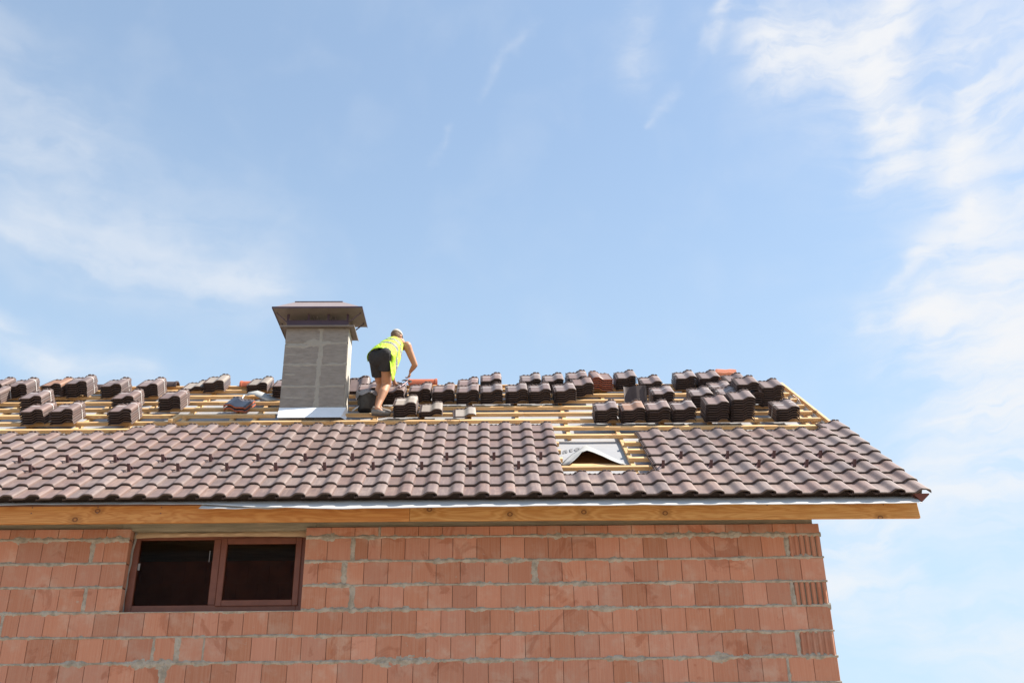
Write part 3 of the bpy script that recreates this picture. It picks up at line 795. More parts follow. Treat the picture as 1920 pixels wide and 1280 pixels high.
# snow guards on two rows, every second tile
def hook_mesh():
    mb = MB()
    mb.box((-.014, -.02, -.002), (.014, .20, .002))                 # strap lying on the tile
    mb.box((-.017, -.022, 0), (-.010, -.012, .088)); mb.box((.010, -.022, 0), (.017, -.012, .088))
    mb.box((-.010, -.018, 0), (.010, -.015, .086)); mb.box((-.017, -.024, .084), (.017, -.010, .090))
    M_ = Matrix.Translation((0, -.012, .080)) @ Matrix.Rotation(R(-30), 4, 'X')
    mb.box((-.006, 0, -.007), (.006, .155, .001), M=M_)
    return mb.mesh('snow_guard', M_hook)
HK = hook_mesh()
for (i, c0, step, cnt, dx) in ((3, 0, 2, 21, .0), (2, 1, 2, 21, .0)):
    for q in range(cnt):
        X = (-.735 if i == 3 else -.465) - q * .531 - (.0)
        c = int(-X / CW)
        if (i + 1, c) not in present or (i, c) not in present: continue
        o = bpy.data.objects.new('snow_guard', HK); COL.objects.link(o); o.parent = roof
        # seat it in the flat pan of its tile
        xin = (X + (c + 1) * CW)
        if xin > .105 or xin < .02: X = -(c + 1) * CW + .075
        o.matrix_local = rmat(X, i + .68, -.0155, tilt=TILT, yaw=random.uniform(-2, 2))
# flashing sheet in front of the chimney and loose bits
sub('flashing', MB().poly([rpt(-7.30, 9.50, -.035), rpt(-6.47, 9.50, -.035), rpt(-6.43, 10.30, .03), rpt(-7.33, 10.30, .03)]).poly([rpt(-6.47, 9.50, -.035), rpt(-6.40, 9.75, -.10), rpt(-6.40, 10.5, -.10), rpt(-6.43, 10.30, .03)]).mesh('flashing', M_white), roof, 'white flashing sheet at the chimney foot')
sub('side_flashing', MB().poly([rpt(-6.42, 9.7, -.09), rpt(-6.18, 9.9, -.10), rpt(-6.2, 10.6, -.09), rpt(-6.42, 10.6, -.08)]).mesh('side_flashing', simple('lead grey sheet', (.16, .16, .17), .6)), roof)

# ------------------------------------------------------------------ chimney
CX0, CX1, CY0, CY1 = -6.335, -5.465, 2.27, 2.62
ZC = ZO
chim = part('chimney', MB().box((CX0 + .006, CY0 + .008, 4.75 + ZC), (CX1 - .006, CY1, 6.262 + ZC)).mesh('chimney', M_blmort), 'bare grey concrete block chimney under a brown metal cowl')
zs = [4.76, 5.055, 5.385, 5.705, 6.03, 6.262]; XJ = -5.845
for r_ in range(5):
    for (xa, xb) in ((CX0, XJ - .014), (XJ + .014, CX1)):
        me = MB().box((xa, CY0, zs[r_] + .010 + ZC), (xb, CY1 + .004, zs[r_ + 1] - (.008 if r_ < 4 else 0) + ZC)).mesh('concrete_block', M_block, bevel=.006)
        sub('concrete_block', me, chim)
def csheet(x0, x1, z0, z1, lines_h, lines_v, seed):
    X = np.arange(x0, x1, .008); Zr = np.arange(z0, z1, .008); XX, ZZ = np.meshgrid(X, Zr)
    l = fbm(XX * 16, ZZ * 16, seed, 4); h = np.full_like(XX, -1.)
    for (zc, xa, xb, wd) in lines_h:
        bb = wd * (.4 + 1.3 * fbm(XX * 6, XX * 0 + zc * 7, seed + 2, 3))
        hh = (l * 1.8 - .15) - (np.abs(ZZ - zc + (fbm(XX * 5, XX * 0, seed + 8, 2) - .5) * .03) / bb) ** 1.5 - 8 * np.clip(xa - XX, 0, 1) - 8 * np.clip(XX - xb, 0, 1)
        h = np.maximum(h, hh)
    for (xc, za, zb_, wd) in lines_v:
        bb = wd * (.5 + 1.0 * fbm(ZZ * 6, ZZ * 0 + 4, seed + 4, 3))
        hh = (l * 1.8 - .15) - (np.abs(XX - xc + (fbm(ZZ * 5, ZZ * 0, seed + 18, 2) - .5) * .02) / bb) ** 1.5
        h = np.maximum(h, hh)
    h = np.clip(h * .006, -.003, .007); ny, nx = XX.shape; idx = np.arange(ny * nx).reshape(ny, nx)
    keep = (h[:-1, :-1] > -.002) | (h[1:, :-1] > -.002) | (h[:-1, 1:] > -.002) | (h[1:, 1:] > -.002)
    V = np.stack([XX.ravel(), CY0 - h.ravel(), ZZ.ravel() + ZC], 1)
    F = np.stack([idx[:-1, :-1][keep], idx[:-1, 1:][keep], idx[1:, 1:][keep], idx[1:, :-1][keep]], 1)
    return mk_mesh('mortar_smear', V, [tuple(map(int, q)) for q in F], M_blmort, smooth=180)
sub('mortar_smear', csheet(CX0 + .003, CX1 - .003, 5.03, 6.255, [(5.055, -6.0, -5.5, .03), (5.385, -6.335, -5.465, .012), (5.705, -6.25, -5.465, .022), (6.03, -5.95, -5.465, .014), (5.99, -6.335, -6.05, .022), (6.04, -5.93, -5.76, .06), (5.86, -6.335, -6.2, .012), (5.22, -6.2, -6.1, .01), (5.56, -6.3, -6.2, .012)], [(XJ, 5, 6.26, .036)], 70), chim)
sub('painted_sunlit_side', MB().box((CX1 + .0005, CY0 + .004, 4.8 + ZC), (CX1 + .004, CY1 + .003, 6.258 + ZC)).mesh('painted_sunlit_side', simple('pale painted sunlight', (.50, .47, .41), .95, 8, .4, bstr=.7)), chim)  # thin pale sheet paints sunlight onto the chimney's right side
# cowl: flared skirt plate, plum collar, posts, hipped hood
def plate(z0, z1, x0, x1, y0, y1, mi=0, mb=None):
    mb = mb or MB(); return mb.box((x0, y0, z0 + ZC), (x1, y1, z1 + ZC))
mb = MB(); plate(6.262, 6.270, -6.408, -5.382, 2.195, 2.68, mb=mb); mb.box((-6.412, 2.190, 6.248 + ZC), (-5.378, 2.196, 6.272 + ZC)); mb.box((-5.384, 2.196, 6.248 + ZC), (-5.378, 2.68, 6.272 + ZC)); mb.box((-6.412, 2.196, 6.248 + ZC), (-6.406, 2.68, 6.272 + ZC))
sub('cowl_base_plate', mb.mesh('cowl_base_plate', M_under), chim)
sub('cowl_collar', MB().box((-6.325, 2.235, 6.2705 + ZC), (-5.475, 2.62, 6.372 + ZC)).mesh('cowl_collar', M_cap2, bevel=.003), chim)
UX0, UX1, UY0, UY1, UZ = -6.50, -5.262, 2.02, 2.66, 6.465
for px in (-6.315, -6.03, -5.755, -5.485):
    mb = MB(); mb.box((px - .016, 2.238, 6.3725 + ZC), (px + .016, 2.250, UZ + ZC)); sub('cowl_post', mb.mesh('cowl_post', M_cap2), chim)
    mb = MB(); mb.box((px - .016, 2.606, 6.3725 + ZC), (px + .016, 2.618, UZ + ZC)); sub('cowl_post', mb.mesh('cowl_post', M_cap2), chim)
for (xa, xb) in ((-6.32, UX0 + .03), (-5.48, UX1 - .03)):
    for yy in (2.25, 2.60):
        d = Vector((xb - xa, 0, UZ - 6.33)); L = d.length
        sub('cowl_strut', MB().tube([(xa, yy, 6.335 + ZC), (xb, yy - .06, UZ - .004 + ZC)], .009, 6).mesh('cowl_strut', M_cap2), chim)
# hood
rx0, rx1, rz, ry = -6.235, -5.565, 6.645, 2.215
mb = MB()
a, b2, c2, d2 = (UX0, UY0, UZ + ZC), (UX1, UY0, UZ + ZC), (UX1, UY1, UZ + ZC), (UX0, UY1, UZ + ZC)
e, f = (rx0, ry, rz + ZC), (rx1, ry, rz + ZC)
mb.poly([a, b2, f, e]); mb.poly([b2, c2, f]); mb.poly([c2, d2, e, f]); mb.poly([d2, a, e])
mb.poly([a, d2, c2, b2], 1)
mb.box((UX0 - .004, UY0 - .006, UZ - .014 + ZC), (UX1 + .004, UY0 - .0005, UZ + .008 + ZC), 2); mb.box((UX1 + .0005, UY0 - .0005, UZ - .014 + ZC), (UX1 + .006, UY1, UZ + .008 + ZC), 2); mb.box((UX0 - .006, UY0 - .0005, UZ - .014 + ZC), (UX0 - .0005, UY1, UZ + .008 + ZC), 2)
sub('cowl_hood', mb.mesh('cowl_hood', [M_cap, M_under, M_cap2]), chim)
sub('hood_ridge_fold', MB().box((rx0, ry - .008, rz - .003 + ZC), (rx1, ry + .008, rz + .009 + ZC)).mesh('hood_ridge_fold', M_cap2), chim)
mb = MB()
for px in (-5.95, -5.70): mb.box((px - .03, 2.3, UZ - .006 + ZC), (px - .022, UY1 - .02, UZ - .002 + ZC)); mb.box((px + .022, 2.3, UZ - .006 + ZC), (px + .03, UY1 - .02, UZ - .002 + ZC))
sub('hood_seam', mb.mesh('hood_seam', M_cap), chim)

# ------------------------------------------------------------------ tile stacks
PITCH = .0322
def strap_mesh(n, y=.30, wd=.011):
    V = []; F = []; topz = (n - 1) * PITCH + .017 + .0012
    xs = [-.038] + [x for x in (-.02, 0, .05, .1, .12, .14, .16, .18, .2, .22, .24, .255, .268)] + [.277]
    path = [(xs[0], 0.0)] + [(xs[0], topz - .012)] + [(x, topz + max(tz(x), -.004)) for x in xs[1:-1]] + [(xs[-1], topz + .002), (xs[-1], .0)]
    for (x, z) in path: V += [(x, y, z), (x, y + wd, z)]
    for i in range(len(path) - 1): F.append((2 * i, 2 * i + 2, 2 * i + 3, 2 * i + 1))
    me = mk_mesh('strap', V, F, M_strap)
    bm = bmesh.new(); bm.from_mesh(me); bmesh.ops.solidify(bm, geom=list(bm.faces), thickness=.0012); bm.to_mesh(me); bm.free()
    return me
straps = {}
def stack(X, n, cnt, label, strap=None, yaw=0, base=0.0, mesh=None, topmesh=None, group='stacks of roof tiles waiting on the battens', jit=1.0, name='tile_stack', tilt=0, roll=0, pitch=PITCH, cat='tile stack', skew=0):
    mesh = mesh or TILE
    c = math.cos(R(yaw)); s_ = math.sin(R(yaw))
    t = thing(name, label, cat, rmat(X - .12 * c - 0, n - (.12 * s_) / GA, -.047 + base, yaw=yaw, tilt=tilt, roll=roll), group)
    for k in range(cnt):
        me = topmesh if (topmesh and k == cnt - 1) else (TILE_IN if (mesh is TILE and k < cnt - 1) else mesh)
        o = bpy.data.objects.new('roof_tile', me); COL.objects.link(o); o.parent = t
        j = jit
        o.matrix_local = Matrix.Translation((random.uniform(-.004, .004) * j + skew * k, random.uniform(-.006, .006) * j, TH + k * pitch)) @ Matrix.Rotation(R(random.uniform(-.8, .8) * j), 4, 'Z')
    if strap:
        key = (cnt, strap)
        if key not in straps: straps[key] = strap_mesh(cnt, strap)
        obj('strap', straps[key], t, Matrix.Identity(4))
    return t
E_ = 'end'
ST = [
 # X, n, count, strap, yaw, top, label
 (-11.46, 12.0, 5, .29, 0, None, 'brown tile stack cut by the left picture edge, nearer of the two there'),
 (-11.60, 13.05, 6, .29, -1, None, 'strapped brown tile stack in the back row, cut by the left picture edge'),
 (-11.24, 12.97, 6, .29, 0, None, 'strapped brown six-tile stack in the back row, leftmost one seen whole'),
 (-10.72, 10.84, 6, .29, 0, None, 'strapped brown tile stack just behind the leftmost front stack of the left group'),
 (-10.76, 13.05, 6, None, -5, TILE_R, 'unstrapped brown tile stack with an orange-stained top, pushed against the seven-tile stack'),
 (-10.38, 8.69, 6, .29, 0, None, 'strapped brown tile stack leftmost of the three just above the laid tiles left of chimney'),
 (-10.40, 13.05, 7, .26, 1, None, 'tallest brown tile stack of the left group, seven tiles high beside the orange-stained stack'),
 (-10.01, 8.70, 6, .29, 0, None, 'strapped brown tile stack, middle one of the three above the laid tiles left of chimney'),
 (-9.90, 12.93, 6, .29, 0, None, 'strapped brown tile stack in the back row, first to the right of the seven-tile stack'),
 (-9.47, 10.76, 6, .29, 0, None, 'strapped brown tile stack directly behind the rightmost front stack of the left group'),
 (-9.26, 8.66, 6, .28, 0, None, 'strapped brown tile stack standing alone, rightmost of the front row left of the chimney'),
 (-9.38, 12.90, 6, .29, 0, None, 'strapped brown tile stack in the back row beside the dark ridge tile'),
 (-8.84, 10.72, 6, .29, 0, None, 'strapped brown tile stack alone on the middle battens left of the pair of red-edged tiles'),
 (-8.87, 14.0, 2, None, 0, TILE_P, 'low pile of two brown tiles leaning against the pale-topped stack'),
 (-8.53, 13.88, 5, None, 1, TILE_P, 'unstrapped tile stack with a pale beige top near the ridge, left of the chimney'),
 (-7.90, 13.86, 4, None, -2, TILE_P, 'low four-tile stack with pale top near the ridge, next but one to the chimney'),
 (-7.45, 12.78, 6, .29, 0, None, 'strapped brown tile stack partly hidden by the left side of the chimney'),
 (-6.20, 11.95, 6, .29, 3, None, 'brown tile stack right of the chimney, behind the black bucket'),
 (-5.84, 11.58, 6, .26, 0, None, 'brown tile stack behind the bare legs of the worker'),
 (-5.62, 9.45, 6, .26, 0, TILE_P, 'six-tile stack with a light top right in front of the feet of the worker'),
 (-5.28, 9.51, 3, None, 2, TILE_P, 'low three-tile stack between the stack by the worker\'s feet and the single pale tile'),
 (-4.83, 9.44, 1, None, 1, TILE_P, 'single pale beige tile lying alone on the battens above the laid tiles'),
 (-5.48, 11.75, 6, .26, 0, None, 'brown tile stack in the long middle row, in front of the red ridge tile'),
 (-5.15, 11.62, 6, .26, 0, None, 'brown tile stack second in the long middle row right of the worker'),
 (-4.81, 11.56, 6, .26, 0, None, 'brown tile stack third in the long middle row, with a lower stack right behind it'),
 (-4.47, 11.58, 6, .26, 0, None, 'brown tile stack fourth in the long middle row, with a taller stack right behind it'),
 (-4.12, 11.65, 6, .26, 0, None, 'brown tile stack fifth in the long middle row, with only sky behind it'),
 (-3.80, 11.63, 6, .26, 0, None, 'brown tile stack second from the right end of the long middle row'),
 (-3.44, 11.65, 6, .26, 1, None, 'brown tile stack at the right end of the long middle row'),
 (-4.82, 13.57, 4, .26, 0, None, 'lower brown tile stack at the ridge behind the third stack of the long row'),
 (-4.48, 13.55, 6, .26, 0, None, 'brown tile stack at the ridge behind the fourth stack of the long row'),
 (-3.90, 13.51, 6, .26, 0, None, 'left one of the pair of brown tile stacks against the sky at mid-ridge'),
 (-3.57, 13.49, 6, .26, 0, None, 'right one of the pair of brown tile stacks against the sky at mid-ridge'),
 (-3.16, 12.69, 6, None, 1, None, 'brown tile stack in front of the ridge, left neighbour of the red-edged stack'),
 (-3.20, 14.0, 6, .26, 0, None, 'brown tile stack at the ridge just behind the left neighbour of the red-edged stack'),
 (-2.48, 14.0, 6, None, 0, None, 'brown tile stack at the ridge touching the right side of the red-edged stack'),
 (-2.16, 12.95, 6, .26, -1, None, 'brown tile stack behind the dark overturned tile on its right, its top against the sky'),
 (-2.10, 11.05, 6, .22, -1, None, 'brown tile stack directly behind the third stack of the right front row'),
 (-2.99, 8.49, 6, .28, -1, None, 'brown tile stack at the left end of the right front row, above the open membrane'),
 (-2.64, 8.47, 6, .28, -1, TILE_R, 'tile stack with a rusty orange top, second in the right front row'),
 (-2.31, 8.53, 6, .28, -1, None, 'brown tile stack third in the right front row, right of the rusty one'),
 (-1.97, 8.54, 6, .28, -1, None, 'brown tile stack fourth in the right front row, left of the two high stacks'),
 (-1.60, 13.91, 6, .24, -1, None, 'brown tile stack on the ridge against the sky, second left of the red terracotta stack'),
 (-1.25, 13.89, 6, None, -1, None, 'brown tile stack on the ridge directly left of the red terracotta stack'),
 (-1.20, 12.3, 5, .16, -2, None, 'brown stack half hidden in the right cluster, in front of the red terracotta stack\'s neighbour'),
 (-1.20, 10.95, 6, .20, -2, None, 'brown tile stack wedged in the middle of the right cluster, behind the two high stacks'),
 (-1.58, 10.75, 6, .24, -1, None, 'brown tile stack at the left side of the right cluster, behind the fourth front stack'),
 (-1.54, 8.56, 8, None, -2, None, 'high eight-tile brown stack in the right front row'),
 (-1.21, 8.54, 10, None, -1, None, 'tallest brown tile stack of all, ten tiles, in the right front row'),
 (-.90, 13.3, 6, None, 0, None, 'brown tile stack just showing behind the double stack right of the red terracotta stack'),
 (-.88, 10.9, 6, None, -2, None, 'lower brown stack of the double stack left of the one nearest to the verge top'),
 (-.60, 10.9, 9, None, -1, None, 'high brown tile stack nearest to the upper end of the right roof edge'),
 (-.62, 8.54, 6, .20, 0, None, 'brown tile stack alone at the right end of the front row near the roof edge'),
]
for (X, n, cnt, sp, yw, tp, lab) in ST:
    stack(X, n, cnt, lab, sp, yw + random.uniform(-.6, .6), topmesh=tp)
stack(-.95, 10.9, 4, 'four brown tiles set askew on top of the lower stack of the double stack', None, -2, base=6 * PITCH + .012)
t_ = stack(-2.86, 13.8, 6, 'tile stack with brown tops and bright red clay edges, roll on the left', None, 4, mesh=TILE_RED, group='stacks of red-edged roof tiles')
t_ = stack(-7.98, 10.67, 2, 'pair of red-edged clay tiles with a dark grey glaze lying left of the chimney', None, -5, mesh=TILE_GL, group='stacks of red-edged roof tiles', pitch=.047)
# red terracotta stack lying on the ridge, turned
t_ = stack(-.93, 15.3, 6, 'orange-red raw terracotta tile stack lying turned at the ridge among brown stacks', None, -22, mesh=TILE_TER, group='stacks of red-edged roof tiles', base=.155, tilt=-84)
t_.scale = (1, .5, 1)
# single odd tiles
o = stack(-2.48, 11.75, 1, 'dark tile turned upside down behind the rusty-topped stack', None, 0, mesh=TILE_DK, group='loose single tiles', name='loose_tile', cat='roof tile', tilt=22)
o.matrix_local = rmat(-2.54 + .13, 9.75, .0, tilt=43) @ Matrix.Rotation(R(180), 4, 'Y')
t_ = stack(-6.42, 13.4, 2, 'two brown tiles propped up steeply right of the chimney', None, 0, group='loose single tiles', name='loose_tile', cat='roof tile', tilt=16, base=.0)
t_ = stack(-6.06, 13.6, 1, 'brown tile propped low between the chimney and the worker', None, -14, group='loose single tiles', name='loose_tile', cat='roof tile', tilt=4)
t_ = stack(-7.38, 13.9, 1, 'dark tile leaning on edge just left of the chimney top stack', None, 8, mesh=TILE, group='loose single tiles', name='loose_tile', cat='roof tile', tilt=10, roll=-14, base=.15)

# ridge tiles lying along the ridge
def ridge_tile(x0, L, mm, label, nm='ridge_tile', yoff=0, zoff=0):
    V = []; F = []; prof = [(-.105, 0), (-.10, .055), (-.07, .10), (-.03, .118), (.03, .118), (.07, .10), (.10, .055), (.105, 0)]
    k = len(prof); rings = [(0, 1.0), (.03, 1.0), (.032, .94), (L - .03, .94), (L - .028, 1.0), (L, 1.0)]
    for (x, s_) in rings:
        V += [(x, y * s_, z * s_) for y, z in prof]
    for (x, s_) in rings:
        V += [(x, y * s_ * .86, z * s_ * .86) for y, z in prof]
    nr = len(rings); o_ = nr * k
    for i in range(nr - 1):
        for j in range(k - 1):
            a = i * k + j; F.append((a, a + k, a + k + 1, a + 1)); F.append((o_ + a, o_ + a + 1, o_ + a + k + 1, o_ + a + k))
    for j in range(k - 1):
        F.append((j, j + 1, o_ + j + 1, o_ + j)); a = (nr - 1) * k + j; F.append((a, o_ + a, o_ + a + 1, a + 1))
    p = rpt(0, 14.8, 0)
    t = obj(nm, mk_mesh(nm, V, F, mm, smooth=35), None, Matrix.Translation((x0, p.y + .02 + yoff, p.z - .03 + zoff)))
    t['label'] = label; t['category'] = 'ridge tile'; t['group'] = 'ridge tiles lying along the ridge'
ridge_tile(-4.715, .43, M_terra, 'long red terracotta ridge tile on the ridge, right of the worker', zoff=-.01)
ridge_tile(-7.21, .42, M_terra, 'red terracotta ridge tile mostly hidden behind the low stack left of the chimney', zoff=-.03)
ridge_tile(-8.50, .36, M_tile_dark, 'dark brown ridge tile on the ridge left of the pale-topped stack', zoff=-.03)
ridge_tile(-9.40, .33, M_tile_dark, 'dark brown ridge tile low on the ridge between two back-row stacks at the left', zoff=-.07)
ridge_tile(-2.03, .30, M_tile_dark, 'dark ridge tile just showing above the ridge batten near the right cluster', zoff=-.09)

# ------------------------------------------------------------------ bucket
bk = thing('mortar_bucket', 'black rubber mortar bucket with grey plastic over its rim, beside the worker\'s legs', 'bucket', Matrix.Translation(rpt(-6.175, 11.0, -.047)))
def lathe(prof, n=28):
    V = []; F = []
    for (r_, z) in prof:
        for j in range(n): q = 2 * math.pi * j / n; V.append((r_ * math.cos(q), r_ * math.sin(q), z))
    for i in range(len(prof) - 1):
        for j in range(n): F.append((i * n + j, i * n + (j + 1) % n, (i + 1) * n + (j + 1) % n, (i + 1) * n + j))
    F.append(tuple(range(n))[::-1]); return V, F
V, F = lathe([(.118, -.045), (.128, -.035), (.150, .16), (.160, .17), (.160, .19), (.152, .19), (.145, .15), (.120, -.02)])
obj('body', mk_mesh('body', V, F, M_bucket, smooth=40), bk, Matrix.Identity(4))
V = []; F = []; n = 40
rp_ = [(.02, .20), (.09, .212), (.14, .215), (.165, .205), (.171, .175), (.170, .15), (.168, .135)]
for i, (r_, z) in enumerate(rp_):
    for j in range(n):
        q = 2 * math.pi * j / n; nz = float(fbm(np.array(math.cos(q) * 2.5 + 9), np.array(math.sin(q) * 2.5 + 9 + i * .4), 77, 3)) - .5
        k = i / 6; V.append(((r_ + .02 * nz * k) * math.cos(q), (r_ + .02 * nz * k) * math.sin(q), z + .10 * nz * (k ** 1.5) + .03 * nz))
for i in range(6):
    for j in range(n): F.append((i * n + j, i * n + (j + 1) % n, (i + 1) * n + (j + 1) % n, (i + 1) * n + j))
F.append(tuple(range(n))[::-1])
pl_ = obj('plastic_sheet', mk_mesh('plastic_sheet', V, F, M_plastic, smooth=180), bk, Matrix.Identity(4))
obj('handle', MB().tube([(.158 * math.cos(a), .158 * math.sin(a) * .9 - .0, .20 - .11 * math.sin(a) * (1 if a < math.pi else 0)) for a in [math.pi + math.pi * i / 12 for i in range(13)]], .004, 6).mesh('handle', M_steel, smooth=60), bk, Matrix.Identity(4))

# hammer on the stack
hm = thing('roofing_hammer', 'roofing hammer with a worn steel head lying on the stack right of the worker', 'hammer', rmat(-5.66, 12.55, .165, yaw=-28))
V, F = [], []
mb = MB(); mb.tube([(-.10, 0, .045), (-.06, 0, .056), (-.02, 0, .056), (.03, 0, .05)], [.006, .013, .016, .015], 8); mb.tube([(.03, 0, .05), (.055, 0, .047)], [.02, .02], 10)
obj('head', mb.mesh('head', M_steel, smooth=50), hm, Matrix.Identity(4))
obj('handle', MB().tube([(0, 0, .052), (.02, -.12, .032), (.03, -.27, .016)], [.011, .012, .015], 8).mesh('handle', M_hook, smooth=60), hm, Matrix.Identity(4))

# odds and ends on the battens
def scrap(name, pts, mm, label, cat, thick=.0015, smooth=180):
    V = []; F = []
    for i, (pa, pb) in enumerate(pts):
        V += [tuple(pa), tuple(pb)]
        if i: F.append((2 * i - 2, 2 * i - 1, 2 * i + 1, 2 * i))
    o = obj(name, mk_mesh(name, V, F, mm, smooth=smooth)); o['label'] = label; o['category'] = cat
    md = o.modifiers.new('t', 'SOLIDIFY'); md.thickness = thick
scrap('membrane_scrap', [(rpt(-8.0, 12.9, -.02), rpt(-7.98, 13.35, .0)), (rpt(-7.86, 12.7, .015), rpt(-7.84, 13.25, .03)), (rpt(-7.76, 12.4, .0), rpt(-7.70, 12.95, .012)), (rpt(-7.68, 12.3, -.03), rpt(-7.55, 12.65, -.03)), (rpt(-7.62, 12.3, -.04), rpt(-7.42, 12.45, -.04))], M_flap, 'curled pale membrane scrap in front of the low stack left of the chimney', 'scrap')
scrap('loose_strap', [(rpt(-7.985, 11.95, -.045), rpt(-7.965, 11.95, -.045)), (rpt(-7.985, 12.0, .0), rpt(-7.965, 12.0, .0)), (rpt(-7.985, 12.5, .03), rpt(-7.965, 12.5, .03)), (rpt(-7.98, 12.9, .0), rpt(-7.96, 12.9, .0))], M_strap, 'cut white strap hanging over a batten left of the chimney', 'strap')
scrap('sheet_metal_scrap', [(rpt(-6.36, 10.55, -.045), rpt(-6.37, 10.75, -.045)), (rpt(-6.30, 10.8, -.02), rpt(-6.31, 11.0, -.02)), (rpt(-6.22, 10.85, .08), rpt(-6.225, 10.9, .08))], M_white, 'small triangular white sheet scrap between the chimney and the bucket', 'scrap')
o = obj('wood_offcut', MB().box((-.028, -.10, 0), (.028, .14, .05)).mesh('wood_offcut', M_batten, bevel=.003), None, rmat(-8.62, 9.15, -.046, yaw=-12)); o['label'] = 'short wood offcut leaning on the batten above the laid tiles, left of the chimney'; o['category'] = 'wood offcut'
# wire ties by the verge
scrap('wire_tie', [(rpt(-.26, 11.3, -.04), rpt(-.258, 11.3, -.04)), (rpt(-.22, 11.9, .04), rpt(-.215, 11.9, .04)), (rpt(-.19, 11.5, .02), rpt(-.185, 11.5, .02)), (rpt(-.17, 11.2, -.04), rpt(-.165, 11.2, -.04))], M_strap, 'twisted white strap end sticking up beside the right roof edge', 'strap')

# ------------------------------------------------------------------ the roofer
man = thing('person', 'roofer bending forward on the battens in yellow hi-vis vest, black shorts and grey cap', 'person', Matrix.Translation((-4.97, 2.1, 4.95 + ZO)))
MI = Matrix.Translation((4.97, -2.1, -4.95))          # joints are given with the eye at height 0
def cap_mesh(V, F, a, b2, ra, rb, n=14, flat=False):
    a = Vector(a); b2 = Vector(b2); d = (b2 - a).normalized(); u = d.orthogonal().normalized(); w_ = d.cross(u); k = len(V)
    rings = []
    if not flat:
        for q in (-80, -55, -28): rings.append((a + d * ra * math.sin(R(q)), ra * math.cos(R(q))))
    rings += [(a, ra), (a.lerp(b2, .5), (ra + rb) / 2), (b2, rb)]
    if not flat:
        for q in (28, 55, 80): rings.append((b2 + d * rb * math.sin(R(q)), rb * math.cos(R(q))))
    for c, r_ in rings:
        for j in range(n): t2 = 2 * math.pi * j / n; V.append(tuple(c + (u * math.cos(t2) + w_ * math.sin(t2)) * r_))
    for i in range(len(rings) - 1):
        for j in range(n): F.append((k + i * n + j, k + i * n + (j + 1) % n, k + (i + 1) * n + (j + 1) % n, k + (i + 1) * n + j))
    F.append(tuple(k + j for j in range(n))[::-1]); F.append(tuple(k + (len(rings) - 1) * n + j for j in range(n)))
def ell_mesh(V, F, c, ax, n=18, m_=10):
    """ellipsoid with centre c and three axis vectors"""
    c = Vector(c); ax = [Vector(a) for a in ax]; k = len(V)
    for i in range(m_ + 1):
        t2 = math.pi * (i + .001 if i == 0 else (i - .001 if i == m_ else i)) / m_
        for j in range(n):
            p = 2 * math.pi * j / n
            V.append(tuple(c + ax[2] * math.cos(t2) + (ax[0] * math.cos(p) + ax[1] * math.sin(p)) * math.sin(t2)))
    for i in range(m_):
        for j in range(n): F.append((k + i * n + j, k + (i + 1) * n + j, k + (i + 1) * n + (j + 1) % n, k + i * n + (j + 1) % n))
    F.append(tuple(k + j for j in range(n))); F.append(tuple(k + m_ * n + j for j in range(n))[::-1])
def remeshed(name, V, F, mm, voxel, smooth=4, fac=.5):
    me = mk_mesh(name + '_raw', V, F, mm)
    bm = bmesh.new(); bm.from_mesh(me); bmesh.ops.recalc_face_normals(bm, faces=bm.faces); bm.to_mesh(me); bm.free()
    o = bpy.data.objects.new('tmp', me); COL.objects.link(o)
    md = o.modifiers.new('r', 'REMESH'); md.mode = 'VOXEL'; md.voxel_size = voxel; md.use_smooth_shade = True
    ms = o.modifiers.new('s', 'SMOOTH'); ms.factor = fac; ms.iterations = smooth
    bpy.context.view_layer.update()
    m2 = bpy.data.meshes.new_from_object(o.evaluated_get(bpy.context.evaluated_depsgraph_get())); bpy.data.objects.remove(o)
    m2.name = name; m2.materials.clear(); m2.materials.append(mm); m2.polygons.foreach_set('use_smooth', [True] * len(m2.polygons)); m2.update()
    return m2
sp_d = Vector((.315, .665, .675)).normalized(); lat = Vector((.906, -.423, 0)).normalized(); bk_n = lat.cross(sp_d).normalized()
PEL = Vector((-4.985, 2.10, 5.715)); NK = Vector((-4.815, 2.46, 6.125))
hipR, kneeR, ankR = Vector((-4.905, 2.07, 5.69)), Vector((-4.912, 2.34, 5.435)), Vector((-5.005, 2.15, 5.005))
hipL, kneeL, ankL = Vector((-5.065, 2.14, 5.69)), Vector((-5.00, 2.46, 5.50)), Vector((-5.045, 2.42, 5.155))
shR, elR, wrR, haR = Vector((-4.655, 2.40, 6.045)), Vector((-4.545, 2.50, 5.795)), Vector((-4.612, 2.60, 5.742)), Vector((-4.66, 2.62, 5.69))
shL, elL, wrL = Vector((-4.965, 2.55, 6.09)), Vector((-4.93, 2.72, 5.86)), Vector((-4.86, 2.86, 5.68))
HD = Vector((-4.822, 2.545, 6.255)); fdir = (Vector((.38, .80, -.42))).normalized(); upd = (Vector((.12, .38, .9))); upd = (upd - fdir * upd.dot(fdir)).normalized(); hl = fdir.cross(upd)
V = []; F = []
cm = lambda a, b2, ra, rb, **k: cap_mesh(V, F, a, b2, ra, rb, **k)
cm(hipR, kneeR, .080, .068); cm(hipL, kneeL, .078, .066)
for (kn, an) in ((kneeR, ankR), (kneeL, ankL)):
    mid = kn.lerp(an, .34) + Vector((.0, -.022, -.004))
    cm(kn, mid, .060, .062); cm(mid, kn.lerp(an, .70), .062, .043); cm(kn.lerp(an, .70), an, .043, .036)
    cm(kn + Vector((.01, .022, 0)), kn + Vector((.008, .02, -.02)), .04, .038)
cm(PEL - lat * .045, PEL + lat * .045, .092, .092)
cm(PEL, PEL.lerp(NK, .5), .105, .115); cm(PEL.lerp(NK, .5), NK - sp_d * .05, .125, .10)
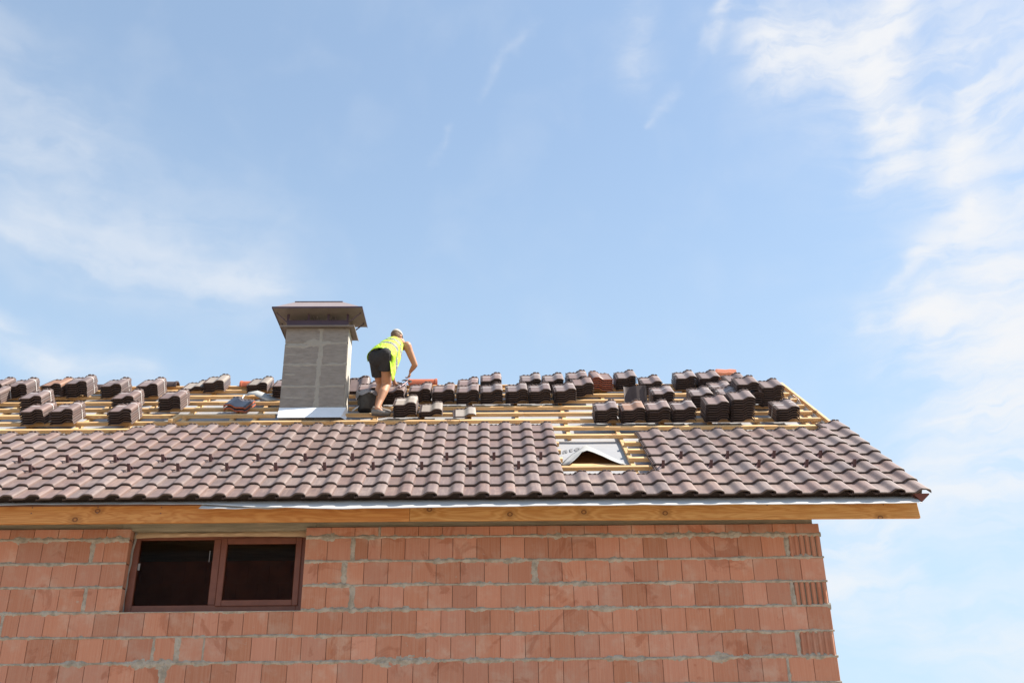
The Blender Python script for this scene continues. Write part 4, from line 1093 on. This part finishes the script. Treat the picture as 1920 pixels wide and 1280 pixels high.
cm(shL, shR, .06, .06); cm(NK - sp_d * .03 - lat * .07, NK - sp_d * .03 + lat * .07, .07, .07)
for (a, e_, w2) in ((shR, elR, wrR), (shL, elL, wrL)):
    cm(a, a.lerp(e_, .2), .062, .056); cm(a.lerp(e_, .2), a.lerp(e_, .6), .054, .048); cm(a.lerp(e_, .6), e_, .048, .040)
    cm(e_, e_.lerp(w2, .4), .038, .037); cm(e_.lerp(w2, .4), w2, .037, .024)
cm(NK - sp_d * .02, HD - upd * .05, .056, .052)
ell_mesh(V, F, HD, (hl * .072, fdir * .092, upd * .10)); ell_mesh(V, F, HD + fdir * .035 - upd * .045, (hl * .055, fdir * .06, upd * .07))
cm(HD + fdir * .09 - upd * .01, HD + fdir * .108 - upd * .035, .009, .014)
for s_ in (-1, 1):
    ell_mesh(V, F, HD + hl * .076 * s_ - upd * .012 - fdir * .005, (hl * .010, fdir * .018, upd * .03), 10, 6)
# hands: palm, four unequal bent fingers and a thumb each
def hand(wr, tip, curl, side):
    d = (tip - wr).normalized(); nrm = side.normalized(); nrm = (nrm - d * nrm.dot(d)).normalized(); cr = d.cross(nrm)
    pc = wr + d * .045
    ell_mesh(V, F, pc, (cr * .040, nrm * .016, d * .052), 12, 8)
    for i, (off, ln) in enumerate(((-.028, .054), (-.009, .062), (.010, .058), (.028, .047))):
        b0 = pc + d * .038 + cr * off
        d1 = (d + nrm * curl * .6).normalized(); d2_ = (d * .4 + nrm * curl).normalized(); d3 = (-d * .25 + nrm * curl).normalized()
        p1 = b0 + d1 * ln * .45; p2 = p1 + d2_ * ln * .32; p3 = p2 + d3 * ln * .25
        cm(b0 - d * .02, p1, .0095, .009, n=8); cm(p1, p2, .009, .0082, n=8); cm(p2, p3, .0082, .007, n=8)
    t0 = pc - cr * .03 - d * .01; t1 = t0 - cr * .024 + d * .026 + nrm * .012; t2_ = t1 + d * .026 + nrm * .016 + cr * .008
    cm(t0, t1, .013, .011, n=8); cm(t1, t2_, .011, .009, n=8)
hand(wrR, wrR + Vector((-.018, .02, -.075)), 1.9, Vector((-.8, -.3, .1)))
hand(wrL, wrL + Vector((.03, .06, -.07)), .6, Vector((.2, -.8, -.2)))
# feet inside the shoes
def foot_dir(t2): return Vector(t2).normalized()
fR = foot_dir((.92, -.30, -.13)); fL = foot_dir((.95, .10, -.05))
for (an, fd) in ((ankR, fR), (ankL, fL)): cm(an, an + fd * .05 - Vector((0, 0, .03)), .034, .034)
body = obj('body', remeshed('body', V, F, M_skin, .0062, 5), man, MI)
# hair and cap
V = []; F = []; ell_mesh(V, F, HD + upd * .006 - fdir * .006, (hl * .0775, fdir * .094, upd * .104), 24, 14)
me = mk_mesh('hair', V, F, M_hair, smooth=180)
bm = bmesh.new(); bm.from_mesh(me)
bmesh.ops.delete(bm, geom=[v_ for v_ in bm.verts if (v_.co - HD).dot(fdir) > .045 or (v_.co - HD).dot(upd) < -.07], context='VERTS'); bm.to_mesh(me); bm.free()
obj('hair', me, man, MI)
V = []; F = []; ell_mesh(V, F, HD + upd * .018 - fdir * .002, (hl * .084, fdir * .101, upd * .104), 28, 16)
me = mk_mesh('cap', V, F, M_capc, smooth=180); bm = bmesh.new(); bm.from_mesh(me)
bmesh.ops.delete(bm, geom=[v_ for v_ in bm.verts if (v_.co - HD).dot(upd) < .012 - .0 * (v_.co - HD).dot(fdir)], context='VERTS')
bm.to_mesh(me); bm.free()
cp = obj('cap', me, man, MI); md = cp.modifiers.new('t', 'SOLIDIFY'); md.thickness = .004
V = []; F = []
for i in range(13):
    a = R(-62 + 124 * i / 12)
    p = HD + upd * .018 + hl * math.sin(a) * .082 + fdir * math.cos(a) * .098
    q = p + fdir * (.075 * math.cos(a) ** .6) - upd * .018 * math.cos(a)
    V += [tuple(p), tuple(q)]
    if i: F.append((2 * i - 2, 2 * i, 2 * i + 1, 2 * i - 1))
vz = obj('visor', mk_mesh('visor', V, F, M_capc, smooth=180), cp, None); md = vz.modifiers.new('t', 'SOLIDIFY'); md.thickness = .004
# shorts
V = []; F = []
cm(PEL - lat * .050, PEL + lat * .050, .120, .120); cm(PEL - sp_d * .02, PEL + sp_d * .10, .130, .128, flat=True)
eR = hipR.lerp(kneeR, .40); eL = hipL.lerp(kneeL, .52)
cm(hipR + Vector((-.008, -.045, .055)), eR + Vector((-.004, -.015, -.015)), .095, .100, flat=True); cm(hipR + Vector((-.008, -.045, .055)), hipR + Vector((-.008, -.03, .040)), .094, .094); cm(hipL + Vector((.012, -.045, .050)), hipL + Vector((.012, -.03, .035)), .094, .094); cm(hipL + Vector((.012, -.045, .050)), eL + Vector((.005, -.02, -.05)), .094, .090, flat=True)
sm = remeshed('shorts', V, F, M_short, .0085, 3)
obj('shorts', sm, man, MI)
# vest: draped shell with hanging tail
V = []; F = []; UVs = []; nv, nu = 26, 44
H0 = PEL - sp_d * .018 + bk_n * .022; span = (NK - sp_d * .0) - H0
def hang(v):
    return float(np.interp(v, [0, .08, .2, .3, .5, .7, .85, 1], [.03, .24, .43, .42, .34, .24, .10, .02]))
for i in range(nv + 1):
    v_ = i / nv; c = H0 + span * v_
    aw = float(np.interp(v_, [0, .3, .6, .85, 1], [.188, .188, .178, .140, .075])); bw = float(np.interp(v_, [0, .4, .8, 1], [.145, .145, .125, .085]))
    L = hang(v_); Ll = .012
    for j in range(nu + 1):
        u = j / nu
        if u < .12:
            k = (1 - u / .12); p = c - lat * aw - Vector((0, 0, 1)) * (Ll * k) - bk_n * .02 * k
        elif u < .62:
            th = math.pi * (1 - (u - .12) / .5); p = c + lat * aw * math.cos(th) + bk_n * bw * math.sin(th)
        else:
            k = (u - .62) / .38; p = c + lat * (aw - .035 * k * k + .012 * math.sin(k * 7 + v_ * 6)) + Vector((-.0, .05, -1)).normalized() * (L * k) + sp_d * (.02 * math.sin(k * 3))
        wr_ = .022 * (float(fbm(np.array(u * 6 + 3), np.array(v_ * 5 + 3), 21, 3)) - .5)
        V.append(tuple(p + bk_n * wr_)); UVs.append((u, v_))
for i in range(nv):
    for j in range(nu):
        F.append((i * (nu + 1) + j, i * (nu + 1) + j + 1, (i + 1) * (nu + 1) + j + 1, (i + 1) * (nu + 1) + j))
me = mk_mesh('vest', V, F, M_vest, smooth=180)
ul = me.uv_layers.new(name='UVMap')
for lp in me.loops: ul.data[lp.index].uv = UVs[lp.vertex_index]
vs = obj('vest', me, man, MI); md = vs.modifiers.new('t', 'SOLIDIFY'); md.thickness = .004; md.offset = 0
# front tail of the vest hanging between the legs
V = []; F = []
for i in range(6):
    k = i / 5; c = Vector((-4.985 + .02 * k, 2.44 - .02 * k, 5.62 - .30 * k)); wd = .05 * (1 - .35 * k)
    V += [tuple(c - Vector((wd, 0, 0))), tuple(c + Vector((wd * .8, -.02, -.01)))]
    if i: F.append((2 * i - 2, 2 * i - 1, 2 * i + 1, 2 * i))
obj('vest_tail', mk_mesh('vest_tail', V, F, M_hoody, smooth=180), vs, None).modifiers.new('t', 'SOLIDIFY').thickness = .004
# shoes
for (an, fd, nm) in ((ankR, fR, 'r'), (ankL, fL, 'l')):
    V = []; F = []; up2 = Vector((-.05, -.25, 1)).normalized(); up2 = (up2 - fd * up2.dot(fd)).normalized(); sd2 = fd.cross(up2)
    base = an - Vector((0, 0, .072))
    cm(base - fd * .045 + up2 * .02, base + fd * .03 + up2 * .02, .040, .040); cm(base + fd * .03 + up2 * .016, base + fd * .165 + up2 * .002, .038, .030)
    ell_mesh(V, F, base + fd * .13 + up2 * .006, (sd2 * .046, up2 * .026, fd * .075), 14, 8)
    so = obj('shoe', remeshed('shoe', V, F, M_shoe, .007, 3), man, MI)
    V = []; F = []
    ell_mesh(V, F, base + fd * .06 - up2 * .022, (sd2 * .046, up2 * .012, fd * .145), 18, 6)
    obj('sole', mk_mesh('sole', V, F, M_sole, smooth=180), so, None)

scene.cycles.samples = 128
